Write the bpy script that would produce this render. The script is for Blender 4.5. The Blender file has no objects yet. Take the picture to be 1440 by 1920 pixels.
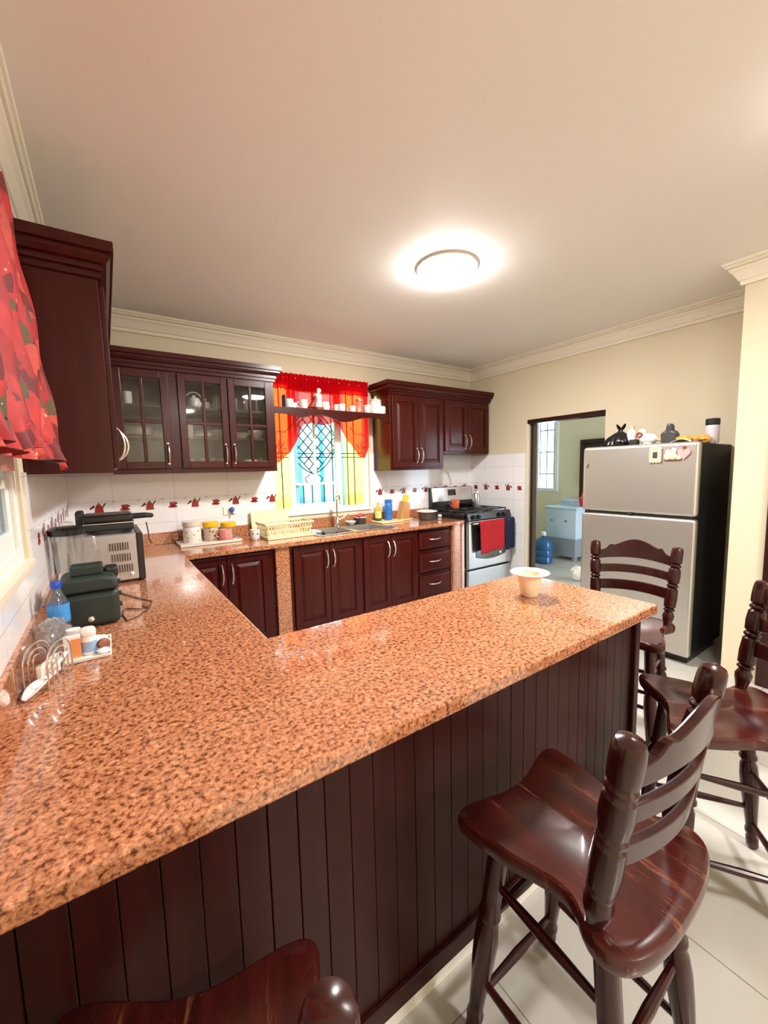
import bpy, bmesh, math, random
from mathutils import Vector, Matrix
C = bpy.context.scene.collection
PI = math.pi
random.seed(7)

# ------------------------------------------------------------------ materials
def nt(name):
    m = bpy.data.materials.new(name); m.use_nodes = True
    n = m.node_tree.nodes; l = m.node_tree.links
    return m, n, l, n['Principled BSDF']
def lin(c):
    return tuple(((x/255)/12.92 if x/255 <= .04045 else ((x/255+.055)/1.055)**2.4) for x in c) + (1,)
def mat(name, col, rough=.5, metal=0., coat=0., spec=.5, emit=None, estr=1., trans=0., alpha=1., var=0., vscale=8., bump=0., bscale=60., sheen=0., sss=0.):
    m, n, l, b = nt(name)
    c = col if len(col) == 4 else tuple(col)+(1,)
    b.inputs['Base Color'].default_value = c
    b.inputs['Roughness'].default_value = rough; b.inputs['Metallic'].default_value = metal
    b.inputs['Coat Weight'].default_value = coat; b.inputs['Coat Roughness'].default_value = .12
    b.inputs['Specular IOR Level'].default_value = spec
    b.inputs['Transmission Weight'].default_value = trans; b.inputs['Alpha'].default_value = alpha
    b.inputs['Sheen Weight'].default_value = sheen
    if sss: b.inputs['Subsurface Weight'].default_value = sss; b.inputs['Subsurface Radius'].default_value = (.02,.015,.01)
    if emit: b.inputs['Emission Color'].default_value = tuple(emit)[:3]+(1,); b.inputs['Emission Strength'].default_value = estr
    tc = n.new('ShaderNodeTexCoord')
    if var:
        t = n.new('ShaderNodeTexNoise'); t.inputs['Scale'].default_value = vscale; t.inputs['Detail'].default_value = 4
        l.new(tc.outputs['Object'], t.inputs['Vector'])
        mx = n.new('ShaderNodeMix'); mx.data_type = 'RGBA'
        mx.inputs['A'].default_value = tuple(x*(1-var) for x in c[:3])+(1,); mx.inputs['B'].default_value = tuple(min(1, x*(1+var)) for x in c[:3])+(1,)
        l.new(t.outputs['Fac'], mx.inputs['Factor']); l.new(mx.outputs['Result'], b.inputs['Base Color'])
    if bump:
        t2 = n.new('ShaderNodeTexNoise'); t2.inputs['Scale'].default_value = bscale; t2.inputs['Detail'].default_value = 3
        l.new(tc.outputs['Object'], t2.inputs['Vector'])
        bp = n.new('ShaderNodeBump'); bp.inputs['Strength'].default_value = bump; bp.inputs['Distance'].default_value = .004
        l.new(t2.outputs['Fac'], bp.inputs['Height']); l.new(bp.outputs['Normal'], b.inputs['Normal'])
    return m
def wood_mat(name, c1, c2, stretch=(1.,1.,.06), scale=28., rough=.28, coat=.5, wear=0., spec=.5):
    m, n, l, b = nt(name)
    tc = n.new('ShaderNodeTexCoord'); mp = n.new('ShaderNodeMapping'); mp.inputs['Scale'].default_value = stretch
    l.new(tc.outputs['Object'], mp.inputs['Vector'])
    t = n.new('ShaderNodeTexNoise'); t.inputs['Scale'].default_value = scale; t.inputs['Detail'].default_value = 6; t.inputs['Roughness'].default_value = .6
    l.new(mp.outputs['Vector'], t.inputs['Vector'])
    cr = n.new('ShaderNodeValToRGB'); cr.color_ramp.elements[0].position = .3; cr.color_ramp.elements[1].position = .72
    cr.color_ramp.elements[0].color = tuple(c1)+(1,); cr.color_ramp.elements[1].color = tuple(c2)+(1,)
    l.new(t.outputs['Fac'], cr.inputs['Fac'])
    out = cr.outputs['Color']
    if wear:
        t3 = n.new('ShaderNodeTexNoise'); t3.inputs['Scale'].default_value = 30.; t3.inputs['Detail'].default_value = 8; t3.inputs['Roughness'].default_value = .75
        mp3 = n.new('ShaderNodeMapping'); mp3.inputs['Scale'].default_value = (1.2,.12,.3); l.new(tc.outputs['Object'], mp3.inputs['Vector']); l.new(mp3.outputs['Vector'], t3.inputs['Vector'])
        r3 = n.new('ShaderNodeValToRGB'); r3.color_ramp.elements[0].position = .57; r3.color_ramp.elements[1].position = .68
        mx = n.new('ShaderNodeMix'); mx.data_type = 'RGBA'; mx.inputs['B'].default_value = (.26,.09,.05,1)
        mul = n.new('ShaderNodeMath'); mul.operation = 'MULTIPLY'; mul.inputs[1].default_value = wear
        l.new(t3.outputs['Fac'], r3.inputs['Fac']); l.new(r3.outputs['Color'], mul.inputs[0]); l.new(mul.outputs[0], mx.inputs['Factor']); l.new(out, mx.inputs['A']); out = mx.outputs['Result']
    l.new(out, b.inputs['Base Color'])
    b.inputs['Roughness'].default_value = rough; b.inputs['Specular IOR Level'].default_value = spec; b.inputs['Coat Weight'].default_value = coat; b.inputs['Coat Roughness'].default_value = .15
    return m
def granite_mat():
    m, n, l, b = nt('granite')
    tc = n.new('ShaderNodeTexCoord')
    t = n.new('ShaderNodeTexNoise'); t.inputs['Scale'].default_value = 92; t.inputs['Detail'].default_value = 3; t.inputs['Roughness'].default_value = .55
    l.new(tc.outputs['Object'], t.inputs['Vector'])
    cr = n.new('ShaderNodeValToRGB'); e = cr.color_ramp.elements
    e[0].position = .33; e[0].color = (.12,.042,.018,1); e[1].position = .62; e[1].color = (.60,.265,.14,1)
    x = e.new(.40); x.color = (.25,.088,.038,1); x = e.new(.455); x.color = (.46,.178,.083,1); x = e.new(.53); x.color = (.53,.215,.106,1); x = e.new(.72); x.color = (.64,.36,.21,1)
    l.new(t.outputs['Fac'], cr.inputs['Fac'])
    v = n.new('ShaderNodeTexVoronoi'); v.inputs['Scale'].default_value = 120; l.new(tc.outputs['Object'], v.inputs['Vector'])
    vr = n.new('ShaderNodeValToRGB'); vr.color_ramp.elements[0].position = .0; vr.color_ramp.elements[1].position = 1.
    vr.color_ramp.elements[0].color = (.72,.68,.64,1); vr.color_ramp.elements[1].color = (1.2,1.2,1.2,1)
    sep = n.new('ShaderNodeSeparateColor'); l.new(v.outputs['Color'], sep.inputs['Color']); l.new(sep.outputs['Red'], vr.inputs['Fac'])
    mx = n.new('ShaderNodeMix'); mx.data_type = 'RGBA'; mx.blend_type = 'MULTIPLY'; mx.inputs['Factor'].default_value = .8
    l.new(cr.outputs['Color'], mx.inputs['A']); l.new(vr.outputs['Color'], mx.inputs['B'])
    t2 = n.new('ShaderNodeTexNoise'); t2.inputs['Scale'].default_value = 210; t2.inputs['Detail'].default_value = 2; l.new(tc.outputs['Object'], t2.inputs['Vector'])
    r2 = n.new('ShaderNodeValToRGB'); r2.color_ramp.elements[0].position = .36; r2.color_ramp.elements[0].color = (.3,.27,.25,1); r2.color_ramp.elements[1].position = .47; r2.color_ramp.elements[1].color = (1,1,1,1)
    l.new(t2.outputs['Fac'], r2.inputs['Fac'])
    m2 = n.new('ShaderNodeMix'); m2.data_type = 'RGBA'; m2.blend_type = 'MULTIPLY'; m2.inputs['Factor'].default_value = .5
    l.new(mx.outputs['Result'], m2.inputs['A']); l.new(r2.outputs['Color'], m2.inputs['B'])
    l.new(m2.outputs['Result'], b.inputs['Base Color'])
    b.inputs['Roughness'].default_value = .13; b.inputs['Coat Weight'].default_value = .7; b.inputs['Coat Roughness'].default_value = .03
    return m
def tile_floor_mat():
    m, n, l, b = nt('floor_tile')
    tc = n.new('ShaderNodeTexCoord'); sp = n.new('ShaderNodeSeparateXYZ'); l.new(tc.outputs['Object'], sp.inputs[0])
    def line(o, off, per, w):
        a = n.new('ShaderNodeMath'); a.operation = 'SUBTRACT'; a.inputs[1].default_value = off; l.new(sp.outputs[o], a.inputs[0])
        d = n.new('ShaderNodeMath'); d.operation = 'PINGPONG'; d.inputs[1].default_value = per/2; l.new(a.outputs[0], d.inputs[0])
        g = n.new('ShaderNodeMath'); g.operation = 'LESS_THAN'; g.inputs[1].default_value = w; l.new(d.outputs[0], g.inputs[0]); return g.outputs[0]
    gx = line('X', 1.068, .57, .0018); gy = line('Y', -3.147, .57, .0018)
    mxm = n.new('ShaderNodeMath'); mxm.operation = 'MAXIMUM'; l.new(gx, mxm.inputs[0]); l.new(gy, mxm.inputs[1])
    t = n.new('ShaderNodeTexNoise'); t.inputs['Scale'].default_value = 2.; l.new(tc.outputs['Object'], t.inputs['Vector'])
    c1 = n.new('ShaderNodeMix'); c1.data_type = 'RGBA'; c1.inputs['A'].default_value = (.47,.45,.42,1); c1.inputs['B'].default_value = (.53,.51,.475,1); l.new(t.outputs['Fac'], c1.inputs['Factor'])
    mx = n.new('ShaderNodeMix'); mx.data_type = 'RGBA'; mx.inputs['B'].default_value = (.22,.19,.15,1)
    l.new(mxm.outputs[0], mx.inputs['Factor']); l.new(c1.outputs['Result'], mx.inputs['A']); l.new(mx.outputs['Result'], b.inputs['Base Color'])
    b.inputs['Roughness'].default_value = .2; b.inputs['Specular IOR Level'].default_value = .4
    return m
def wall_tile_mat(axis):
    m, n, l, b = nt('wall_tile_'+axis)
    tc = n.new('ShaderNodeTexCoord'); sp = n.new('ShaderNodeSeparateXYZ'); l.new(tc.outputs['Object'], sp.inputs[0])
    def dist(o, off, per):
        a = n.new('ShaderNodeMath'); a.operation = 'SUBTRACT'; a.inputs[1].default_value = off; l.new(sp.outputs[o], a.inputs[0])
        d = n.new('ShaderNodeMath'); d.operation = 'PINGPONG'; d.inputs[1].default_value = per/2; l.new(a.outputs[0], d.inputs[0]); return d.outputs[0]
    outs = []
    for o, off, per in ((axis, .29 if axis == 'X' else -.26, .435), ('Z', 1.275, .20)):
        g = n.new('ShaderNodeMath'); g.operation = 'LESS_THAN'; g.inputs[1].default_value = .0014; l.new(dist(o, off, per), g.inputs[0]); outs.append(g.outputs[0])
    mm = n.new('ShaderNodeMath'); mm.operation = 'MAXIMUM'; l.new(outs[0], mm.inputs[0]); l.new(outs[1], mm.inputs[1])
    mx = n.new('ShaderNodeMix'); mx.data_type = 'RGBA'; mx.inputs['A'].default_value = (.85,.845,.87,1); mx.inputs['B'].default_value = (.58,.54,.52,1)
    l.new(mm.outputs[0], mx.inputs['Factor']); l.new(mx.outputs['Result'], b.inputs['Base Color'])
    b.inputs['Roughness'].default_value = .12
    return m
def glass_mat(name, tint=(1,1,1), refl=1., rough=0.02, haze=0.):
    m, n, l, b = nt(name); n.remove(b)
    tr = n.new('ShaderNodeBsdfTransparent'); tr.inputs['Color'].default_value = tuple(tint)+(1,)
    gl = n.new('ShaderNodeBsdfGlossy'); gl.inputs['Roughness'].default_value = rough
    fr = n.new('ShaderNodeLayerWeight'); fr.inputs['Blend'].default_value = .5
    pw = n.new('ShaderNodeMath'); pw.operation = 'POWER'; pw.inputs[1].default_value = 4.5; l.new(fr.outputs['Facing'], pw.inputs[0])
    mu = n.new('ShaderNodeMath'); mu.operation = 'MULTIPLY_ADD'; mu.inputs[1].default_value = .75*min(1.3,refl); mu.inputs[2].default_value = .04*refl; mu.use_clamp = True; l.new(pw.outputs[0], mu.inputs[0])
    mx = n.new('ShaderNodeMixShader'); l.new(mu.outputs[0], mx.inputs[0])
    src = tr.outputs[0]
    if haze:
        df = n.new('ShaderNodeBsdfTranslucent'); df.inputs['Color'].default_value = (.85,.84,.83,1); d2 = n.new('ShaderNodeBsdfDiffuse'); d2.inputs['Color'].default_value = (.85,.84,.83,1)
        a1 = n.new('ShaderNodeMixShader'); l.new(df.outputs[0], a1.inputs[1]); l.new(d2.outputs[0], a1.inputs[2])
        a2 = n.new('ShaderNodeMixShader'); a2.inputs[0].default_value = haze; l.new(src, a2.inputs[1]); l.new(a1.outputs[0], a2.inputs[2]); src = a2.outputs[0]
    l.new(src, mx.inputs[1]); l.new(gl.outputs[0], mx.inputs[2])
    l.new(mx.outputs[0], n['Material Output'].inputs['Surface']); return m
def sheer_mat(name, col, tcol, fac):
    m, n, l, b = nt(name); n.remove(b)
    df = n.new('ShaderNodeBsdfDiffuse'); df.inputs['Color'].default_value = tuple(col)+(1,)
    tl = n.new('ShaderNodeBsdfTranslucent'); tl.inputs['Color'].default_value = tuple(col)+(1,)
    tr = n.new('ShaderNodeBsdfTransparent'); tr.inputs['Color'].default_value = tuple(tcol)+(1,)
    a = n.new('ShaderNodeMixShader'); a.inputs[0].default_value = .5; l.new(df.outputs[0], a.inputs[1]); l.new(tl.outputs[0], a.inputs[2])
    x = n.new('ShaderNodeMixShader'); x.inputs[0].default_value = fac; l.new(a.outputs[0], x.inputs[1]); l.new(tr.outputs[0], x.inputs[2])
    l.new(x.outputs[0], n['Material Output'].inputs['Surface']); return m
def floral_mat():
    m, n, l, b = nt('floral_cloth')
    tc = n.new('ShaderNodeTexCoord')
    t = n.new('ShaderNodeTexNoise'); t.inputs['Scale'].default_value = 11.; t.inputs['Detail'].default_value = 4; l.new(tc.outputs['Object'], t.inputs['Vector'])
    ad = n.new('ShaderNodeVectorMath'); ad.operation = 'SCALE'; ad.inputs['Scale'].default_value = .11; l.new(t.outputs['Color'], ad.inputs[0])
    a2 = n.new('ShaderNodeVectorMath'); a2.operation = 'ADD'; l.new(tc.outputs['Object'], a2.inputs[0]); l.new(ad.outputs[0], a2.inputs[1])
    def cells(scale, elems, out='Color'):
        v = n.new('ShaderNodeTexVoronoi'); v.inputs['Scale'].default_value = scale; l.new(a2.outputs[0], v.inputs['Vector'])
        r = n.new('ShaderNodeValToRGB'); r.color_ramp.interpolation = 'CONSTANT'; e = r.color_ramp.elements
        e[0].position, e[0].color = elems[0]; e[1].position, e[1].color = elems[1]
        for q in elems[2:]:
            k = e.new(q[0]); k.color = q[1]
        if out == 'Color':
            sp = n.new('ShaderNodeSeparateColor'); l.new(v.outputs['Color'], sp.inputs['Color']); l.new(sp.outputs['Red'], r.inputs['Fac'])
        else: l.new(v.outputs['Distance'], r.inputs['Fac'])
        return r
    c = cells(15., [(0.,(.48,.011,.013,1)),(.40,(.62,.022,.022,1)),(.64,(.70,.075,.05,1)),(.74,(.13,.080,.028,1)),(.87,(.20,.005,.007,1))])
    d = cells(17., [(0.,(1,1,1,1)),(.09,(0,0,0,1))], 'Distance')
    g = n.new('ShaderNodeTexNoise'); g.inputs['Scale'].default_value = 26.; g.inputs['Detail'].default_value = 3; l.new(tc.outputs['Object'], g.inputs['Vector'])
    hm = n.new('ShaderNodeMix'); hm.data_type = 'RGBA'; hm.blend_type = 'MULTIPLY'; hm.inputs['Factor'].default_value = .6; l.new(c.outputs['Color'], hm.inputs['A']); l.new(g.outputs['Fac'], hm.inputs['B'])
    m2 = n.new('ShaderNodeMix'); m2.data_type = 'RGBA'; m2.inputs['B'].default_value = (.70,.46,.26,1); l.new(d.outputs['Color'], m2.inputs['Factor']); l.new(hm.outputs['Result'], m2.inputs['A'])
    l.new(m2.outputs['Result'], b.inputs['Base Color']); b.inputs['Roughness'].default_value = .7
    return m
def dots_mat(name, base, dot, scale=60, pos=.3):
    m, n, l, b = nt(name); tc = n.new('ShaderNodeTexCoord')
    v = n.new('ShaderNodeTexVoronoi'); v.inputs['Scale'].default_value = scale; v.inputs['Randomness'].default_value = .6; l.new(tc.outputs['Object'], v.inputs['Vector'])
    r = n.new('ShaderNodeValToRGB'); e = r.color_ramp.elements; e[0].position = pos; e[0].color = tuple(dot)+(1,); e[1].position = pos+.08; e[1].color = tuple(base)+(1,)
    l.new(v.outputs['Distance'], r.inputs['Fac']); l.new(r.outputs['Color'], b.inputs['Base Color']); b.inputs['Roughness'].default_value = .3
    return m

M = {}
M['wood'] = wood_mat('mahogany', (.036,.0026,.0018), (.064,.0060,.0040), coat=.04, spec=.25)
M['wood_h'] = wood_mat('mahogany_rail', (.036,.0026,.0018), (.064,.0060,.0040), (.06,1,1), coat=.04, spec=.25)
M['wood_panel'] = wood_mat('panel_mahogany', (.022,.0030,.0022), (.038,.0056,.0044), rough=.40, coat=.0, spec=.22)
M['wood_stool'] = wood_mat('stool_mahogany', (.018,.0024,.0021), (.038,.0050,.0042), rough=.24, coat=.2, spec=.35)
M['wood_seat'] = wood_mat('seat_mahogany', (.022,.0030,.0025), (.064,.0076,.0056), (1,.1,1), rough=.22, coat=.2, wear=.6, spec=.4)
M['wood_dark'] = wood_mat('door_wood', (.022,.006,.0045), (.042,.012,.009), coat=.1, spec=.3)
M['granite'] = granite_mat()
M['floor'] = tile_floor_mat()
M['tileX'] = wall_tile_mat('X'); M['tileY'] = wall_tile_mat('Y')
M['wall'] = mat('cream_paint', (.68,.605,.45), .6, bump=.06, bscale=40, spec=.3)
M['ceil'] = mat('ceiling_paint', (.87,.85,.82), .7, bump=.03, bscale=20, spec=.2)
M['cornice'] = mat('cornice_plaster', (.80,.74,.62), .55, spec=.3)
M['util_wall'] = mat('utility_paint', (.74,.67,.50), .6, spec=.3)
M['white'] = mat('white_frame', (.82,.81,.78), .35)
M['sill'] = mat('sill_tile', (.80,.72,.58), .3)
M['chrome'] = mat('chrome', (.82,.82,.83), .12, 1.)
M['nickel'] = mat('nickel', (.78,.75,.72), .28, 1.)
M['steel'] = mat('steel', (.46,.455,.46), .3, 1., var=.04, vscale=3)
M['fridge'] = mat('brushed_steel', (.60,.575,.53), .36, .85, var=.03, vscale=2)
M['black'] = mat('black_enamel', (.012,.012,.013), .25)
M['fridgeblack'] = mat('fridge_side_black', (.006,.006,.006), .5, spec=.25)
M['blackmat'] = mat('black_plastic', (.014,.014,.014), .45)
M['iron'] = mat('cast_iron', (.02,.02,.02), .6)
M['bars'] = mat('grille_iron', (.014,.018,.02), .6)
M['red'] = mat('tile_red', (.30,.018,.012), .25)
M['motdark'] = mat('motif_dark', (.04,.02,.02), .3)
M['motgrey'] = mat('motif_grey', (.50,.49,.47), .3)
M['glass'] = glass_mat('clear_glass', (.97,.98,.97), 1.)
M['cabglass'] = glass_mat('cabinet_glass', (.92,.92,.92), 1.0)
M['winglass'] = glass_mat('window_glass', (.80,.94,1.0), 1.)
M['darkglass'] = glass_mat('dark_glass', (.5,.6,.62), 1.2)
M['thickglass'] = glass_mat('jar_glass', (.955,.96,.95), 2.4, .05, haze=.07)
M['bluebottle'] = glass_mat('blue_plastic_clear', (.58,.74,.86), 2.2, .08, haze=.10)
M['jug'] = mat('jug_blue', (.03,.16,.42), .12, trans=.35)
M['sheer'] = sheer_mat('red_sheer', (.82,.012,.022), (.98,.20,.14), .34)
M['sheer2'] = sheer_mat('red_gathered', (.62,.004,.010), (.80,.04,.04), .12)
M['embroid'] = mat('red_thread', (.22,.006,.008), .7)
M['floral'] = floral_mat()
M['lining'] = sheer_mat('pink_lining', (.75,.30,.24), (.9,.5,.45), .15)
M['porc'] = mat('porcelain', (.80,.78,.74), .15, coat=.3)
M['cream'] = mat('cream_plastic', (.80,.70,.46), .35)
M['creamy'] = mat('cream_tray', (.80,.70,.46), .35)
M['bowlc'] = mat('bowl_plastic', (.84,.74,.55), .3)
M['yellow'] = mat('yellow_lid', (.85,.52,.02), .35)
M['jarwhite'] = dots_mat('printed_jar', (.76,.72,.66), (.30,.26,.22), 34, .2)
M['jarbeige'] = dots_mat('beige_jar', (.52,.40,.30), (.20,.12,.09), 30, .25)
M['pink'] = dots_mat('pink_mug', (.78,.38,.34), (.62,.10,.12), 75, .3)
M['bluewhite'] = dots_mat('mug_print', (.80,.79,.77), (.08,.14,.26), 22, .16)
M['tray'] = mat('white_tray', (.72,.66,.58), .3)
M['oil'] = mat('oil_yellow', (.75,.55,.08), .15, trans=.3)
M['oillabel'] = dots_mat('oil_label', (.80,.72,.20), (.16,.35,.08), 34, .3)
M['oildark'] = mat('oil_green', (.05,.10,.04), .2)
M['blue'] = mat('blue_tumbler', (.015,.16,.55), .3, coat=.3)
M['board'] = mat('cutting_board', (.78,.66,.36), .4)
M['blockwood'] = wood_mat('beech', (.46,.22,.07), (.62,.33,.12), rough=.45, coat=.1)
M['knifeh'] = mat('knife_yellow', (.85,.58,.03), .35)
M['potgrey'] = mat('pot_grey', (.09,.075,.065), .35, .4)
M['sponge'] = mat('red_sponge', (.45,.05,.06), .9)
M['bluecloth'] = mat('blue_cloth', (.42,.50,.72), .8)
M['towelred'] = mat('red_towel', (.40,.007,.014), .95, bump=.6, bscale=180)
M['towelblue'] = mat('navy_towel', (.002,.004,.034), .95, bump=.6, bscale=180)
M['copper'] = dots_mat('orange_mug', (.55,.10,.04), (.85,.40,.15), 40, .25)
M['ovenblack'] = mat('oven_glass', (.010,.010,.011), .08, coat=.5)
M['coolerg'] = mat('cooler_green', (.016,.027,.021), .5, bump=.1, bscale=120)
M['labelblue'] = mat('label_blue', (.05,.28,.70), .4, var=.5, vscale=40)
M['capblue'] = mat('cap_blue', (.01,.06,.45), .4)
M['plasticbag'] = glass_mat('clear_bag', (.98,.98,.98), 2.2, .12, haze=.24)
M['medorange'] = mat('orange_box', (.80,.30,.10), .5)
M['medblue'] = mat('label_lightblue', (.30,.45,.70), .4)
M['brown'] = mat('brown_lid', (.22,.06,.02), .5)
M['microgrey'] = mat('microwave_grey', (.50,.47,.45), .35, .5)
M['slot'] = mat('slot_dark', (.06,.04,.035), .7)
M['cable'] = mat('cable_dark', (.06,.04,.035), .5)
M['whitecable'] = mat('cable_white', (.68,.62,.55), .5)
M['plugblue'] = mat('plug_blue', (.05,.12,.35), .5)
M['bag'] = mat('bin_bag', (.008,.008,.009), .22, bump=.8, bscale=25)
M['stone'] = mat('dark_stone', (.05,.045,.045), .4, var=.5, vscale=30)
M['cloth'] = dots_mat('yellow_packet', (.75,.45,.10), (.60,.16,.05), 40, .3)
M['paper'] = mat('paper', (.82,.79,.72), .6)
M['lav'] = dots_mat('can_label', (.62,.56,.66), (.30,.22,.40), 30, .14)
M['figred'] = mat('figure_red', (.30,.02,.02), .4)
M['figskin'] = mat('figure_beige', (.66,.50,.36), .5)
M['magwhite'] = dots_mat('magnet_print', (.74,.62,.44), (.30,.20,.12), 90, .2)
M['magpink'] = mat('magnet_pink', (.80,.36,.36), .4)
M['washw'] = mat('washer_white', (.50,.63,.76), .3)
M['washg'] = mat('washer_grey', (.26,.29,.32), .4)
M['redplastic'] = mat('red_plastic', (.60,.02,.03), .3)
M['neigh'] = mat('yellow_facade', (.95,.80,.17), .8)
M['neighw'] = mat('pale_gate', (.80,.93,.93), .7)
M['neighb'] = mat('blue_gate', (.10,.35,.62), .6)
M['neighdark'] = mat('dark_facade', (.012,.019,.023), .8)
M['ground'] = mat('concrete', (.55,.53,.48), .9)
M['lamp'] = mat('lamp_diffuser', (.9,.88,.82), .4, emit=(1.,.965,.92), estr=1.)
M['lamp_dim'] = mat('lamp_diffuser_dim', (.9,.88,.82), .4, emit=(1.,.965,.92), estr=1.)
M['lampring'] = mat('lamp_ring', (.55,.52,.46), .5)
M['drain'] = mat('drain_dark', (.03,.03,.03), .4, .8)

# ------------------------------------------------------------------ mesh builder
class MB:
    def __init__(s, jit=True): s.jit = jit; s.nb = 0; s.v = []; s.f = []; s.m = []; s.sm = []; s.T = None
    def add(s, vs, fs, m=0, smooth=False):
        o = len(s.v)
        s.v += [(s.T @ Vector(p)) if s.T else Vector(p) for p in vs]
        for f in fs: s.f.append([i+o for i in f]); s.m.append(m); s.sm.append(smooth)
        return s
    def box(s, x0, x1, y0, y1, z0, z1, m=0):
        x0, x1 = min(x0,x1), max(x0,x1); y0, y1 = min(y0,y1), max(y0,y1); z0, z1 = min(z0,z1), max(z0,z1)
        e = .00012*(s.nb % 6) if s.jit else 0.; s.nb += 1   # keeps faces of overlapping boxes from coinciding
        x0 -= e; y0 -= e; z0 -= e; x1 += e; y1 += e; z1 += e
        vs = [(x0,y0,z0),(x1,y0,z0),(x1,y1,z0),(x0,y1,z0),(x0,y0,z1),(x1,y0,z1),(x1,y1,z1),(x0,y1,z1)]
        return s.add(vs, [(0,3,2,1),(4,5,6,7),(0,1,5,4),(1,2,6,5),(2,3,7,6),(3,0,4,7)], m)
    def frust(s, x0, x1, z0, z1, yb, yf, ins, m=0):   # raised field facing -y
        a = [(x0,yb,z0),(x1,yb,z0),(x1,yb,z1),(x0,yb,z1)]; b = [(x0+ins,yf,z0+ins),(x1-ins,yf,z0+ins),(x1-ins,yf,z1-ins),(x0+ins,yf,z1-ins)]
        return s.add(a+b, [(4,5,6,7),(0,1,5,4),(1,2,6,5),(2,3,7,6),(3,0,4,7)], m)
    def lathe(s, prof, c=(0,0,0), n=24, m=0, caps=True, axis=None, sx=1., sy=1.):
        vs = []; fs = []
        R = Matrix.Identity(3)
        if axis is not None: R = Vector((0,0,1)).rotation_difference(Vector(axis)).to_matrix()
        for r, z in prof:
            for i in range(n):
                a = 2*PI*i/n; vs.append(tuple(R @ Vector((r*math.cos(a)*sx, r*math.sin(a)*sy, z)) + Vector(c)))
        k = len(prof)
        for j in range(k-1):
            for i in range(n):
                i2 = (i+1) % n; fs.append((j*n+i, j*n+i2, (j+1)*n+i2, (j+1)*n+i))
        if caps:
            fs.append(tuple(range(n-1,-1,-1))); fs.append(tuple((k-1)*n+i for i in range(n)))
        return s.add(vs, fs, m, True)
    def cyl(s, p0, p1, r0, r1=None, n=16, m=0):
        p0 = Vector(p0); p1 = Vector(p1); d = p1-p0
        return s.lathe([(r0,0),(r0 if r1 is None else r1, d.length)], p0, n, m, True, d)
    def tube(s, pts, r, n=8, m=0, closed=False, rad=None):
        P = [Vector(p) for p in pts]; k = len(P); vs = []; fs = []
        up = None
        for i in range(k):
            if closed: t = P[(i+1) % k]-P[i-1]
            else: t = P[min(i+1,k-1)]-P[max(i-1,0)]
            t.normalize()
            if up is None:
                up = Vector((0,0,1)) if abs(t.z) < .9 else Vector((1,0,0))
            a = t.cross(up); 
            if a.length < 1e-6: a = t.cross(Vector((0,1,0)))
            a.normalize(); b = a.cross(t); up = b
            rr = r if rad is None else rad[i]
            for j in range(n):
                w = 2*PI*j/n; vs.append(P[i]+a*rr*math.cos(w)+b*rr*math.sin(w))
        for i in range(k if closed else k-1):
            for j in range(n):
                j2 = (j+1) % n; i2 = (i+1) % k; fs.append((i*n+j, i*n+j2, i2*n+j2, i2*n+j))
        if not closed:
            fs.append(tuple(range(n-1,-1,-1))); fs.append(tuple((k-1)*n+j for j in range(n)))
        return s.add(vs, fs, m, True)
    def prism(s, poly, lo, hi, plane='xz', m=0, smooth=False):
        n = len(poly)
        def P(a, b, h): return {'xz':(a,h,b),'xy':(a,b,h),'yz':(h,a,b)}[plane]
        vs = [P(a,b,lo) for a,b in poly]+[P(a,b,hi) for a,b in poly]
        fs = [tuple(range(n-1,-1,-1)), tuple(range(n,2*n))]+[(i,(i+1)%n,n+(i+1)%n,n+i) for i in range(n)]
        return s.add(vs, fs, m, smooth)
    def grid(s, fn, nu, nv, m=0, smooth=True):
        vs = [fn(i/nu, j/nv) for j in range(nv+1) for i in range(nu+1)]
        fs = [(j*(nu+1)+i, j*(nu+1)+i+1, (j+1)*(nu+1)+i+1, (j+1)*(nu+1)+i) for j in range(nv) for i in range(nu)]
        return s.add(vs, fs, m, smooth)
    def sphere(s, c, r, n=16, m=0, sc=(1,1,1), noise=0., seed=0):
        rnd = random.Random(seed); vs = []; k = n//2
        for j in range(k+1):
            t = PI*j/k
            for i in range(n):
                a = 2*PI*i/n; q = 1+noise*(rnd.random()-.5)*2*(1 if 0 < j < k else 0)
                vs.append((c[0]+r*sc[0]*q*math.sin(t)*math.cos(a), c[1]+r*sc[1]*q*math.sin(t)*math.sin(a), c[2]-r*sc[2]*q*math.cos(t)))
        fs = [(j*n+i, j*n+(i+1)%n, (j+1)*n+(i+1)%n, (j+1)*n+i) for j in range(k) for i in range(n)]
        return s.add(vs, fs, m, True)
    def build(s, name, mats, parent=None, world=False, bevel=0., solid=0., sub=0, sharp=35, seg=2, merge=False):
        if not isinstance(mats, (list,tuple)): mats = [mats]
        off = Vector((0,0,0))
        if world and parent:
            q = parent
            while q: off += q.location; q = q.parent
        me = bpy.data.meshes.new(name); me.from_pydata([tuple(p-off) for p in s.v], [], s.f)
        for mm in mats: me.materials.append(M[mm])
        for i, p in enumerate(me.polygons): p.material_index = s.m[i]; p.use_smooth = s.sm[i]
        bm = bmesh.new(); bm.from_mesh(me); (bmesh.ops.remove_doubles(bm, verts=bm.verts, dist=1e-6) if merge else None)
        bmesh.ops.recalc_face_normals(bm, faces=bm.faces); bm.to_mesh(me); bm.free()
        if any(s.sm): me.set_sharp_from_angle(angle=math.radians(sharp))
        o = bpy.data.objects.new(name, me); C.objects.link(o)
        if parent: o.parent = parent
        if solid:
            k = o.modifiers.new('solid','SOLIDIFY'); k.thickness = solid; k.offset = 0
        if bevel:
            k = o.modifiers.new('bevel','BEVEL'); k.width = bevel; k.segments = seg; k.limit_method = 'ANGLE'; k.angle_limit = math.radians(50); k.harden_normals = False
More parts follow.
